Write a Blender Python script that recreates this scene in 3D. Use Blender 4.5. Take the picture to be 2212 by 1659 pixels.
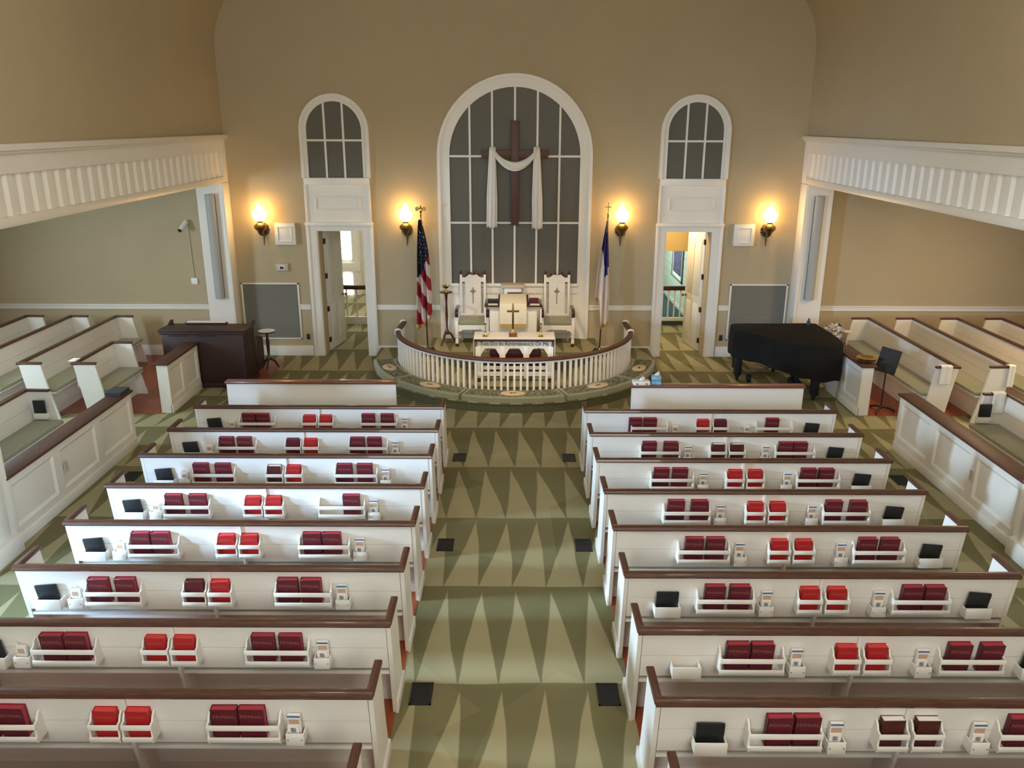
import bpy, bmesh, math, random
from mathutils import Vector, Matrix
random.seed(7)
for o in list(bpy.data.objects): bpy.data.objects.remove(o)
S = bpy.context.scene; C = S.collection; PI = math.pi
sin, cos, sqrt = math.sin, math.cos, math.sqrt
# ------------------------------------------------------------ camera
cd = bpy.data.cameras.new('camera'); cam = bpy.data.objects.new('camera', cd); C.objects.link(cam); S.camera = cam
cd.sensor_fit = 'HORIZONTAL'; cd.sensor_width = 36.0; cd.lens = 36.0*1780/2212; cd.clip_end = 100
_p, _y, _r = 0.308199, -0.0012434, 0.0026223
_f = Vector((0, cos(_p), -sin(_p))); _u = Vector((0, sin(_p), cos(_p))); _x = Vector((1, 0, 0))
_x, _u = cos(_r)*_x + sin(_r)*_u, -sin(_r)*_x + cos(_r)*_u
_Z = Matrix(((cos(_y), sin(_y), 0), (-sin(_y), cos(_y), 0), (0, 0, 1)))
_x, _u, _f = _Z @ _x, _Z @ _u, _Z @ _f
cam.matrix_world = Matrix(((_x.x, _u.x, -_f.x, -0.0215), (_x.y, _u.y, -_f.y, 0), (_x.z, _u.z, -_f.z, 4.3578), (0, 0, 0, 1)))
# ------------------------------------------------------------ world, lights, exposure
W = bpy.data.worlds.new('world'); S.world = W; W.use_nodes = True
W.node_tree.nodes['Background'].inputs[0].default_value = (.6, .75, 1, 1); W.node_tree.nodes['Background'].inputs[1].default_value = .6
S.view_settings.view_transform = 'Standard'; S.view_settings.look = 'None'; S.view_settings.gamma = 1.0
S.view_settings.use_curve_mapping = False; S.view_settings.exposure = 0.12
S.cycles.max_bounces = 7; S.cycles.diffuse_bounces = 5; S.cycles.use_denoising = True; S.cycles.sample_clamp_indirect = 6
S.cycles.caustics_reflective = False; S.cycles.caustics_refractive = False
def area(name, loc, aim, sx, sy, e, col, spread=180):
    l = bpy.data.lights.new(name, 'AREA'); l.shape = 'RECTANGLE'; l.size = sx; l.size_y = sy; l.energy = e; l.color = col; l.spread = math.radians(spread)
    o = bpy.data.objects.new(name, l); C.objects.link(o); o.location = loc
    o.rotation_euler = (Vector(aim)-Vector(loc)).to_track_quat('-Z', 'Y').to_euler(); return o
def spot(name, loc, aim, e, col, ang, blend=.6, r=.08):
    l = bpy.data.lights.new(name, 'SPOT'); l.energy = e; l.color = col; l.spot_size = math.radians(ang); l.spot_blend = blend; l.shadow_soft_size = r
    o = bpy.data.objects.new(name, l); C.objects.link(o); o.location = loc
    o.rotation_euler = (Vector(aim)-Vector(loc)).to_track_quat('-Z', 'Y').to_euler(); return o
COOL = (.42, .66, 1.0); WARM = (1.0, .72, .42)
# daylight through the side aisle windows (X = -10 and X = +10) and the rear windows behind the gallery
area('daylight_side_window', (-9.9, 2.2, 2.4), (-3.6, 6.9, .7), 1.1, 1.6, 150, COOL, 60)
area('daylight_side_window', (-9.9, 5.6, 2.6), (0, 6.5, .2), .9, 1.3, 105, (.55, .78, 1.0), 40)
area('daylight_side_window', (-9.9, 10.6, 2.4), (0, 10.6, 2.4), 1.1, 1.6, 210, (.66, .86, 1.0))
area('daylight_side_window', (9.9, 6.3, 2.4), (0, 6.3, 2.4), 1.1, 1.6, 50, (1, .93, .82))
area('daylight_side_window', (9.9, 10.6, 2.4), (0, 10.6, 2.4), 1.1, 1.6, 70, (1, .78, .5))
area('daylight_rear_window', (-2.6, -3.3, 5.0), (-2.6, 6, 4.6), 2.2, 2.6, 215, (.90, .96, 1.0))
area('daylight_rear_window', (2.6, -3.3, 5.0), (2.6, 6, 4.6), 2.2, 2.6, 210, (1, .96, .88))
for _sx in (-1, 1):
    for _yy in (2.4, 7.4):
        _l = bpy.data.lights.new('nave_pendant_lamp', 'POINT'); _l.energy = 85 if _yy < 5 else 45; _l.color = (1, .92, .78); _l.shadow_soft_size = .22
        _o = bpy.data.objects.new('nave_pendant_lamp', _l); C.objects.link(_o); _o.location = (_sx*2.4, _yy, 6.1)
spot('chancel_spotlight', (-1.6, 9.6, 6.6), (0, 13.7, .9), 620, (1, .76, .48), 34)
spot('chancel_spotlight', (1.2, 9.4, 6.6), (0.1, 13.9, .9), 450, (1, .76, .48), 34)
area('transept_ceiling_light', (7.6, 12.6, 3.2), (7.6, 12.6, 0), .6, .6, 55, WARM)
area('transept_ceiling_light', (-7.6, 12.6, 3.2), (-7.6, 12.6, 0), .6, .6, 14, WARM)
area('stair_hall_daylight', (-2.6, 18.6, 2.4), (-3.6, 19.2, 1.0), .8, 1.2, 45, (1, .95, .85))
area('stair_hall_lamp', (3.0, 16.5, 2.9), (3.2, 16.6, 0), .4, .4, 38, (1, .74, .42))
area('stair_hall_daylight', (2.4, 20.2, 2.2), (4.0, 20.0, 1.0), .8, .9, 60, (.8, 1, .95))
# ------------------------------------------------------------ materials
def mat(name, col, rough=.5, metal=0, noise=None, bump=None, emit=None, spec=.5, coat=0, sheen=0):
    m = bpy.data.materials.new(name); m.use_nodes = True; nt = m.node_tree; b = nt.nodes['Principled BSDF']
    b.inputs['Base Color'].default_value = (*col, 1); b.inputs['Roughness'].default_value = rough; b.inputs['Metallic'].default_value = metal
    b.inputs['Specular IOR Level'].default_value = spec; b.inputs['Coat Weight'].default_value = coat; b.inputs['Sheen Weight'].default_value = sheen
    if emit: b.inputs['Emission Color'].default_value = (*emit[0], 1); b.inputs['Emission Strength'].default_value = emit[1]
    if noise or bump:
        tc = nt.nodes.new('ShaderNodeTexCoord')
    if noise:
        sc, col2, stretch = noise
        mp = nt.nodes.new('ShaderNodeMapping'); mp.inputs['Scale'].default_value = stretch
        n = nt.nodes.new('ShaderNodeTexNoise'); n.inputs['Scale'].default_value = sc; n.inputs['Detail'].default_value = 5
        r = nt.nodes.new('ShaderNodeMix'); r.data_type = 'RGBA'; r.inputs[6].default_value = (*col, 1); r.inputs[7].default_value = (*col2, 1)
        nt.links.new(tc.outputs['Object'], mp.inputs[0]); nt.links.new(mp.outputs[0], n.inputs['Vector'])
        cr = nt.nodes.new('ShaderNodeMapRange'); cr.inputs[1].default_value = .35; cr.inputs[2].default_value = .68
        nt.links.new(n.outputs[0], cr.inputs[0]); nt.links.new(cr.outputs[0], r.inputs[0]); nt.links.new(r.outputs[2], b.inputs['Base Color'])
    if bump:
        n2 = nt.nodes.new('ShaderNodeTexNoise'); n2.inputs['Scale'].default_value = bump[0]; n2.inputs['Detail'].default_value = 3
        nt.links.new(tc.outputs['Object'], n2.inputs['Vector'])
        bp = nt.nodes.new('ShaderNodeBump'); bp.inputs['Strength'].default_value = bump[1]; bp.inputs['Distance'].default_value = .01
        nt.links.new(n2.outputs[0], bp.inputs['Height']); nt.links.new(bp.outputs[0], b.inputs['Normal'])
    return m
O1 = (1, 1, 1)
M = {}
M['wall'] = mat('tan_wall_paint', (.465, .385, .25), .85, noise=(1.2, (.445, .37, .24), O1), bump=(180, .15), spec=.2)
M['white'] = mat('white_semigloss_paint', (.80, .775, .72), .42, noise=(2.5, (.77, .745, .69), O1))
M['trim'] = mat('white_trim_paint', (.80, .775, .72), .38, noise=(3, (.78, .755, .70), O1))
M['capwood'] = mat('dark_walnut_rail', (.088, .033, .016), .34, noise=(7, (.045, .016, .009), (1.2, 12, 12)), coat=.3)
M['capwood_y'] = mat('dark_walnut_rail_lengthwise', (.10, .036, .02), .5, noise=(7, (.055, .02, .012), (12, 1.2, 12)))
M['redwood'] = mat('reddish_stained_oak', (.22, .065, .028), .32, noise=(6, (.13, .035, .018), (1.2, 14, 14)), coat=.3)
M['woodfloor'] = mat('red_heart_pine_floor', (.34, .075, .026), .4, noise=(3, (.22, .045, .016), (14, 1.0, 1)), coat=.2)
M['cushion'] = mat('sage_green_upholstery', (.30, .30, .20), .95, noise=(60, (.25, .255, .165), O1), bump=(300, .3), sheen=.3, spec=.1)
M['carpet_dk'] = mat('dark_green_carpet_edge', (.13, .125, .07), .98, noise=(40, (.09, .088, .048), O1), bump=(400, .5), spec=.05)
M['needle'] = mat('needlepoint_floral', (.27, .27, .19), .98, noise=(28, (.06, .066, .042), O1), bump=(60, 1.0), spec=.05)
M['medallion'] = mat('cream_needlepoint', (.66, .52, .36), .95, noise=(30, (.55, .42, .28), O1), spec=.05)
M['maroon'] = mat('maroon_cloth_cover', (.115, .008, .018), .5, noise=(20, (.085, .006, .014), O1))
M['redpage'] = mat('red_dyed_page_edge', (.42, .03, .05), .6)
M['redcover'] = mat('red_cloth_cover', (.40, .012, .014), .5)
M['redpage2'] = mat('bright_red_page_edge', (.62, .05, .045), .55)
M['brown'] = mat('dark_brown_cover', (.075, .012, .01), .5)
M['paper'] = mat('white_paper', (.82, .80, .76), .8)
M['gold_ink'] = mat('dull_gold_lettering', (.27, .09, .06), .5)
M['black'] = mat('black_leatherette', (.011, .012, .013), .42)
M['blackiron'] = mat('black_painted_metal', (.007, .007, .007), .6)
M['blackcloth'] = mat('black_cover_cloth', (.010, .0095, .009), .92, noise=(5, (.014, .013, .012), O1), spec=.15)
M['brass'] = mat('polished_brass', (.75, .52, .20), .22, 1.0)
M['oldbrass'] = mat('aged_brass', (.30, .20, .085), .35, 1.0)
M['bronze'] = mat('dark_bronze', (.09, .062, .035), .4, .85)
M['glassy'] = mat('grey_window_panel', (.115, .106, .082), .55, noise=(2, (.105, .097, .075), O1))
M['cross'] = mat('brown_stained_cross', (.10, .037, .024), .5, noise=(6, (.075, .027, .018), (10, 10, 1)))
M['linen'] = mat('white_linen', (.80, .78, .74), .9, sheen=.2, spec=.1)
M['cloth_ivory'] = mat('ivory_brocade', (.88, .84, .74), .7, noise=(45, (.80, .73, .59), O1))
M['goldband'] = mat('gold_fringe', (.55, .36, .11), .6, noise=(90, (.42, .27, .08), O1))
M['flame'] = mat('lit_glass_shade', (1, .85, .6), .4, emit=((1, .58, .2), 24))
M['organ'] = mat('mahogany_organ_case', (.036, .013, .0125), .5, noise=(5, (.027, .010, .0095), (1, 8, 8)))
M['grey_spk'] = mat('grey_speaker_grille', (.42, .42, .41), .6, noise=(220, (.33, .33, .325), O1))
M['grille'] = mat('grey_grille_shadow', (.035, .036, .034), .9)
M['slat'] = mat('off_white_grille_slat', (.22, .215, .185), .6)
M['darkvent'] = mat('black_floor_register', (.012, .013, .013), .5)
M['plastic'] = mat('beige_plastic', (.52, .46, .36), .5)
M['plastic_w'] = mat('white_plastic', (.80, .79, .77), .4)
M['plastic_dk'] = mat('dark_brown_plate', (.06, .045, .03), .5)
M['navy'] = mat('navy_flag_cloth', (.008, .011, .035), .85)
M['royal'] = mat('royal_blue_flag_cloth', (.012, .022, .16), .8)
M['flagred'] = mat('crimson_flag_cloth', (.30, .010, .028), .85)
M['flagwhite'] = mat('white_flag_cloth', (.66, .58, .54), .85)
M['mahog'] = mat('mahogany_furniture', (.05, .018, .014), .3, coat=.3)
M['blue'] = mat('light_blue_carton', (.12, .32, .47), .6, noise=(18, (.30, .50, .62), O1))
M['bluebook'] = mat('slate_blue_cover', (.035, .045, .055), .55)
M['bluecard'] = mat('blue_printed_strip', (.06, .16, .38), .6)
M['inkcard'] = mat('printed_picture', (.10, .11, .15), .7, noise=(90, (.5, .48, .46), O1))
M['tancard'] = mat('tan_printed_strip', (.52, .34, .24), .7)
M['acrylic'] = mat('frosted_acrylic', (.75, .75, .73), .2)
M['cream'] = mat('cream_hall_paint', (.72, .68, .52), .8)
M['ochre'] = mat('ochre_soffit_paint', (.55, .40, .16), .85)
M['mint'] = mat('pale_green_board_paint', (.58, .64, .56), .6)
M['teal'] = mat('teal_stair_carpet', (.035, .075, .085), .95, noise=(30, (.03, .06, .07), O1))
M['daypane'] = mat('daylit_pane', (.9, .93, 1), .4, emit=((.9, .95, 1), 5))
M['artwork'] = mat('abstract_print', (.03, .025, .07), .6, noise=(14, (.16, .13, .26), O1))
M['foil'] = mat('zebra_print_wrap', (.75, .75, .75), .25, .3, noise=(9, (.03, .03, .035), (1, 1, 4)))
M['bluebottle'] = mat('blue_plastic', (.03, .07, .11), .35)
M['screen'] = mat('grey_lcd', (.05, .06, .07), .3)
M['greenled'] = mat('etched_letter', (.045, .036, .022), .6)
def carpet():
    m = bpy.data.materials.new('vacuumed_green_carpet'); m.use_nodes = True; nt = m.node_tree; N = nt.nodes; L = nt.links
    b = N['Principled BSDF']; b.inputs['Roughness'].default_value = .97; b.inputs['Specular IOR Level'].default_value = .08
    tc = N.new('ShaderNodeTexCoord'); sx = N.new('ShaderNodeSeparateXYZ')
    wob = N.new('ShaderNodeTexNoise'); wob.inputs['Scale'].default_value = 1.1; wob.inputs['Detail'].default_value = 1
    L.new(tc.outputs['Object'], wob.inputs['Vector'])
    mx = N.new('ShaderNodeMix'); mx.data_type = 'VECTOR'; mx.inputs[0].default_value = .07
    L.new(tc.outputs['Object'], mx.inputs[4]); L.new(wob.outputs['Color'], mx.inputs[5]); L.new(mx.outputs[1], sx.inputs[0])
    def mt(op, a, bb=None):
        n = N.new('ShaderNodeMath'); n.operation = op
        for i, v in enumerate((a, bb)):
            if v is None: continue
            if isinstance(v, (int, float)): n.inputs[i].default_value = v
            else: L.new(v, n.inputs[i])
        return n.outputs[0]
    k = .93  # the mix above scales positions by .93
    yb = mt('DIVIDE', mt('SUBTRACT', sx.outputs['Y'], 5.69*k), 1.47*k)
    v = mt('FRACT', yb); row = mt('FLOOR', yb)
    wn = N.new('ShaderNodeTexWhiteNoise'); wn.noise_dimensions = '1D'; L.new(row, wn.inputs['W'])
    u = mt('FRACT', mt('ADD', mt('ADD', mt('DIVIDE', sx.outputs['X'], .345*k), mt('MULTIPLY', wn.outputs['Value'], 3.0)), mt('MULTIPLY', v, mt('SUBTRACT', wn.outputs['Value'], .5))))
    t = mt('ABSOLUTE', mt('SUBTRACT', mt('MULTIPLY', u, 2.0), 1.0))
    d = N.new('ShaderNodeMapRange'); d.inputs[1].default_value = -.03; d.inputs[2].default_value = .03
    L.new(mt('SUBTRACT', mt('ADD', mt('MULTIPLY', v, 1.05), .02), t), d.inputs[0])
    # broad wandering passes of the vacuum cleaner
    big = N.new('ShaderNodeTexVoronoi'); big.inputs['Scale'].default_value = .9; big.feature = 'F1'; L.new(tc.outputs['Object'], big.inputs['Vector'])
    bsep = N.new('ShaderNodeSeparateColor'); L.new(big.outputs['Color'], bsep.inputs[0])
    fac = mt('ADD', mt('MULTIPLY', d.outputs[0], .8), mt('MULTIPLY', bsep.outputs[0], .28))
    fine = N.new('ShaderNodeTexNoise'); fine.inputs['Scale'].default_value = 160; L.new(tc.outputs['Object'], fine.inputs['Vector'])
    fac2 = mt('ADD', fac, mt('MULTIPLY', mt('SUBTRACT', fine.outputs[0], .5), .25))
    c = N.new('ShaderNodeMix'); c.data_type = 'RGBA'; c.inputs[6].default_value = (.385, .35, .21, 1); c.inputs[7].default_value = (.165, .155, .078, 1)
    L.new(fac2, c.inputs[0]); L.new(c.outputs[2], b.inputs['Base Color'])
    bp = N.new('ShaderNodeBump'); bp.inputs['Strength'].default_value = .4; bp.inputs['Distance'].default_value = .006
    L.new(fine.outputs[0], bp.inputs['Height']); L.new(bp.outputs[0], b.inputs['Normal'])
    return m
M['carpet'] = carpet()
# ------------------------------------------------------------ mesh helpers
class MB:
    def __init__(s): s.v = []; s.f = []; s.mi = []; s.cur = 0
    def add(s, vs, fs, T=None):
        n = len(s.v); s.v += [tuple(T @ Vector(p)) if T else tuple(p) for p in vs]
        s.f += [tuple(i+n for i in f) for f in fs]; s.mi += [s.cur]*len(fs); return s
    def box(s, x0, x1, y0, y1, z0, z1, T=None):
        return s.add([(x0,y0,z0),(x1,y0,z0),(x1,y1,z0),(x0,y1,z0),(x0,y0,z1),(x1,y0,z1),(x1,y1,z1),(x0,y1,z1)],
                     [(0,3,2,1),(4,5,6,7),(0,1,5,4),(1,2,6,5),(2,3,7,6),(3,0,4,7)], T)
    def prism(s, poly, ax, a, b, T=None):   # poly: 2D points in the two other axes (x:(y,z) y:(x,z) z:(x,y))
        def p3(p, t): return (t, p[0], p[1]) if ax == 'x' else (p[0], t, p[1]) if ax == 'y' else (p[0], p[1], t)
        n = len(poly); vs = [p3(p, a) for p in poly]+[p3(p, b) for p in poly]
        fs = [tuple(range(n))[::-1], tuple(range(n, 2*n))]+[(i, (i+1) % n, n+(i+1) % n, n+i) for i in range(n)]
        return s.add(vs, fs, T)
    def lathe(s, prof, n=14, c=(0,0,0), T=None):
        vs = []; fs = []; m = len(prof)
        for r, z in prof:
            for k in range(n): a = 2*PI*k/n; vs.append((c[0]+r*cos(a), c[1]+r*sin(a), c[2]+z))
        for i in range(m-1):
            for k in range(n): fs.append((i*n+k, i*n+(k+1) % n, (i+1)*n+(k+1) % n, (i+1)*n+k))
        fs.append(tuple(range(n))[::-1]); fs.append(tuple((m-1)*n+k for k in range(n)))
        return s.add(vs, fs, T)
    def tube(s, path, r, n=8, T=None):
        P = [Vector(p) for p in path]; vs = []; fs = []; m = len(P)
        rr = r if isinstance(r, (list, tuple)) else [r]*m
        for i, p in enumerate(P):
            t = (P[min(i+1, m-1)]-P[max(i-1, 0)]).normalized()
            up = Vector((0,0,1)) if abs(t.z) < .9 else Vector((1,0,0))
            a = t.cross(up).normalized(); b = a.cross(t)
            for k in range(n): q = p+rr[i]*(cos(2*PI*k/n)*a+sin(2*PI*k/n)*b); vs.append(tuple(q))
        for i in range(m-1):
            for k in range(n): fs.append((i*n+k, i*n+(k+1) % n, (i+1)*n+(k+1) % n, (i+1)*n+k))
        fs.append(tuple(range(n))[::-1]); fs.append(tuple((m-1)*n+k for k in range(n)))
        return s.add(vs, fs, T)
    def sweep(s, path, prof, closed=False):   # prof: (offset along side normal, z), path in XY
        P = [Vector((p[0], p[1])) for p in path]; m = len(P); k = len(prof); vs = []; fs = []
        for i, p in enumerate(P):
            t = (P[min(i+1, m-1)]-P[max(i-1, 0)]).normalized(); nn = Vector((t.y, -t.x))
            for o, z in prof: q = p+nn*o; vs.append((q.x, q.y, z))
        for i in range(m-1):
            for j in range(k): fs.append((i*k+j, i*k+(j+1) % k, (i+1)*k+(j+1) % k, (i+1)*k+j))
        fs.append(tuple(range(k))[::-1]); fs.append(tuple((m-1)*k+j for j in range(k)))
        return s.add(vs, fs)
    def grid(s, fn, nu, nv, closed=False, mf=None):
        n = len(s.v)
        for i in range(nu+1):
            for j in range(nv+1): s.v.append(tuple(fn(i/nu, j/nv)))
        for i in range(nu):
            for j in range(nv):
                a = n+i*(nv+1)+j; s.f.append((a, a+nv+1, a+nv+2, a+1)); s.mi.append(mf((i+.5)/nu, (j+.5)/nv) if mf else s.cur)
        return s
    def build(s, name, m, parent=None, loc=(0,0,0), rz=0, bevel=0, smooth=False, solid=0, seg=2):
        me = bpy.data.meshes.new(name); me.from_pydata(s.v, [], s.f)
        ms = m if isinstance(m, (list, tuple)) else [m]
        for x in ms: me.materials.append(M[x])
        me.polygons.foreach_set('material_index', s.mi)
        bm = bmesh.new(); bm.from_mesh(me); bmesh.ops.recalc_face_normals(bm, faces=bm.faces)
        if bevel:
            es = [e for e in bm.edges if len(e.link_faces) == 2 and e.calc_face_angle() > .5]
            bmesh.ops.bevel(bm, geom=es, offset=bevel, segments=seg, profile=.5, affect='EDGES')
        bm.to_mesh(me); bm.free()
        if smooth or bevel:
            me.polygons.foreach_set('use_smooth', [True]*len(me.polygons)); me.set_sharp_from_angle(angle=math.radians(40))
        o = bpy.data.objects.new(name, me); C.objects.link(o); o.location = loc; o.rotation_euler = (0, 0, rz)
        if parent: o.parent = parent
        if solid:
            md = o.modifiers.new('thickness', 'SOLIDIFY'); md.thickness = solid; md.offset = 0
        return o
def B(x0, x1, y0, y1, z0, z1): return MB().box(x0, x1, y0, y1, z0, z1)
def tag(o, label, cat=None, group=None, kind=None):
    o['label'] = label
    if cat: o['category'] = cat
    if group: o['group'] = group
    if kind: o['kind'] = kind
    return o
def st(o, label=None, cat=None):
    o['kind'] = 'structure'
    if label: o['label'] = label
    if cat: o['category'] = cat
    return o
def thing(name, label, cat, loc=(0,0,0), rz=0, group=None):
    o = bpy.data.objects.new(name, None); C.objects.link(o); o.location = loc; o.rotation_euler = (0, 0, rz); o.empty_display_size = .1
    return tag(o, label, cat, group)
def dup(root, loc, rz=0, label=None, parent=None):
    r = root.copy(); C.objects.link(r)
    if parent is None: r.location = loc; r.rotation_euler = (0, 0, rz)
    else: r.parent = parent
    if label: r['label'] = label
    for ch in list(root.children): dup(ch, None, parent=r)
    return r
def text_mesh(body, size, depth, smallcaps=False, align='CENTER'):
    cu = bpy.data.curves.new('lettering', 'FONT'); cu.body = body; cu.size = size; cu.extrude = depth; cu.align_x = align; cu.resolution_u = 2
    if smallcaps:
        cu.small_caps_scale = .78
        for f in cu.body_format: f.use_small_caps = True
    ob = bpy.data.objects.new('lettering', cu); C.objects.link(ob)
    me = bpy.data.meshes.new_from_object(ob.evaluated_get(bpy.context.evaluated_depsgraph_get()))
    bpy.data.objects.remove(ob); bpy.data.curves.remove(cu); return me
def text_obj(name, body, size, depth, m, parent, loc, rx=PI/2, smallcaps=False, sx=1):
    me = text_mesh(body, size, depth, smallcaps); me.materials.clear(); me.materials.append(M[m])
    o = bpy.data.objects.new(name, me); C.objects.link(o); o.parent = parent; o.location = loc; o.rotation_euler = (rx, 0, 0); o.scale = (sx, 1, 1); return o
bpy.context.view_layer.update()
WY = 15.5                     # front wall face
NX = 5.26                     # nave side plane
ORD = ['first', 'second', 'third', 'fourth', 'fifth', 'sixth', 'seventh', 'eighth', 'ninth']
# ============================================================ SETTING
st(MB().box(-10.4, 10.4, -4, 21.9, -.2, 0).build('floor', 'carpet'), 'green carpet with triangular vacuum marks down the aisle', 'floor')
fl = MB()
for a in (-1, 1):
    x0, x1 = sorted((a*.925, a*4.05)); fl.box(x0, x1, .5, 10.33, -.02, .004)
st(fl.build('floor', 'woodfloor'), 'red wood floor boards beneath the nave pews', 'floor')
fl = MB().box(-10.2, -5.44, 12.1, WY, -.02, .004).box(-5.44, -4.36, 13.5, 15.1, -.02, .004).box(5.44, 10.2, 12.1, WY, -.02, .004)
st(fl.build('floor', 'woodfloor'), 'red wood floor of the side choir bays', 'floor')
# front wall with two door openings
w = MB()
dz, dl, dr = 2.43, 2.76, 3.66
w.box(-10.4, -dr, WY, 15.82, 0, 7.2).box(-dl, dl, WY, 15.82, 0, 7.2).box(dr, 10.4, WY, 15.82, 0, 7.2).box(-dr, -dl, WY, 15.82, dz, 7.2).box(dl, dr, WY, 15.82, dz, 7.2)
st(w.build('wall_front', 'wall'), 'tan front wall with arched windows and two doorways', 'wall')
# upper nave walls with coved ceiling
cove = [(NX, 4.12), (NX, 5.55)]+[(NX-1.35+1.35*cos(a), 5.55+1.35*sin(a)) for a in [PI/2*k/10 for k in range(1, 11)]]
for sgn, nm in ((-1, 'wall_left'), (1, 'wall_right')):
    pl = [(sgn*x, z) for x, z in cove]+[(sgn*(NX-1.35), 7.2), (sgn*5.72, 7.2), (sgn*5.72, 4.12)]
    st(MB().prism(pl, 'y', -4, WY).build(nm, 'wall', smooth=True), 'tan upper nave wall curving into the ceiling on the %s' % nm[5:], 'wall')
st(B(-(NX-1.3), NX-1.3, -4, WY, 6.9, 7.2).build('ceiling', 'white'), 'white nave ceiling above the coves', 'ceiling')
st(B(-10.4, 10.4, -4.2, -4, 0, 7.2).build('wall_back', 'wall'), 'tan rear wall behind the gallery', 'wall')
for sgn, nm in ((-1, 'left'), (1, 'right')):
    x0, x1 = sorted((sgn*5.6, sgn*10.4))
    st(B(x0, x1, -4, WY, 3.42, 3.6).build('ceiling', 'white'), 'white low ceiling of the %s side aisle' % nm, 'ceiling')
    x0, x1 = sorted((sgn*10.2, sgn*10.4))
    st(B(x0, x1, -4, WY, 0, 3.5).build('wall_%s' % nm, 'wall'), 'tan outer wall of the %s side aisle' % nm, 'wall')
# beams with fluted frieze along both sides of the nave
for sgn, nm in ((-1, 'left'), (1, 'right')):
    def bx(xa, xb, *r):
        a, b = sorted((sgn*xa, sgn*xb)); return B(a, b, *r)
    bm_ = bx(5.30, 5.72, -4, WY, 3.30, 4.10).build('trim_1' if sgn < 0 else 'trim_2', 'trim')
    st(bm_, 'white %s entablature beam with fluted frieze along the nave' % nm, 'beam')
    f = bx(5.25, 5.31, -4, WY-.002, 3.83, 4.04).build('frieze_band', 'trim', bm_)
    f = bx(5.25, 5.31, -4, WY-.002, 3.297, 3.40).build('lower_band', 'trim', bm_, bevel=.004)
    f = bx(5.17, 5.315, -4, WY-.002, 4.06, 4.13).build('cornice', 'trim', bm_, bevel=.012)
    f = bx(5.21, 5.312, -4, WY-.002, 4.03, 4.061).build('cornice_moulding', 'trim', bm_, bevel=.008)
    f = bx(5.246, 5.309, 15.3, WY-.003, 3.304, 4.03).build('end_stile', 'trim', bm_)
    fm = MB(); a, b = sorted((sgn*5.265, sgn*5.31))
    pr = [(sgn*5.305, 0), (sgn*5.305, .20), (sgn*5.272, .15), (sgn*5.272, .05)]
    fm.prism(pr, 'z', 3.40, 3.83)
    f0 = fm.build('flute', 'trim', bm_)
    for k in range(28):
        o = f0 if k == 0 else f0.copy()
        if k: C.objects.link(o)
        o.location = (0, 15.09-.255*k, 0); o.parent = bm_
    # pilaster on the front wall and piers
    pl = bx(5.26, 5.74, 15.18, WY, 0, 3.3).build('pilaster', 'trim', bm_)
    bx(5.24, 5.30, 15.16, WY-.002, .221, 3.295).build('pilaster_edge', 'trim', bm_, bevel=.006)
    bx(5.23, 5.77, 15.14, WY-.002, 0, .22).build('pilaster_base', 'trim', bm_, bevel=.01)
    bx(5.32, 5.70, -4, 4.55, 0, 3.3).build('added_light_blocking_wall', 'wall', bm_)  # unseen wall, added to keep side window daylight off the rear pew rows
    for yy in (7.85, 4.6):
        bx(5.28, 5.72, yy-.52, yy, 0, 3.3).build('pier', 'trim', bm_)
        bx(5.26, 5.74, yy-.40, yy-.12, .2, 3.28).build('pier_face', 'trim', bm_, bevel=.008)
        bx(5.21, 5.79, yy-.60, yy-.02, 0, .2).build('pier_plinth', 'trim', bm_, bevel=.012)
# chair rail and baseboards on the front wall
segs = [(-10.2, -5.76), (-4.12, -3.9), (-2.66, -1.42), (1.42, 2.68), (3.9, 4.1), (5.76, 10.2)]
for i, (a, b) in enumerate(segs):
    o = MB().box(a, b, WY-.022, WY, .915, .935).box(a, b, WY-.016, WY, .935, .99).box(a, b, WY-.04, WY, .99, 1.015).build('trim_%d' % (i+3), 'trim', bevel=.004)
    st(o, 'white chair rail moulding, section %s' % ('in the left choir bay', 'between grille and left door', 'behind the striped flag', 'behind the blue and white flag', 'between right door and grille', 'in the right choir bay')[i], 'chair rail')
for nm, a, b in (('left', -10.2, -5.76), ('left', -5.2, -3.9), ('front', -2.66, -1.42), ('front', 1.42, 2.68), ('right', 3.9, 5.2), ('right', 5.76, 10.2)):
    st(MB().box(a, b, WY-.022, WY, 0, .19).box(a, b, WY-.03, WY, .19, .205).build('baseboard_%s' % nm, 'trim', bevel=.003), 'white baseboard along the front wall', 'baseboard')
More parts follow.
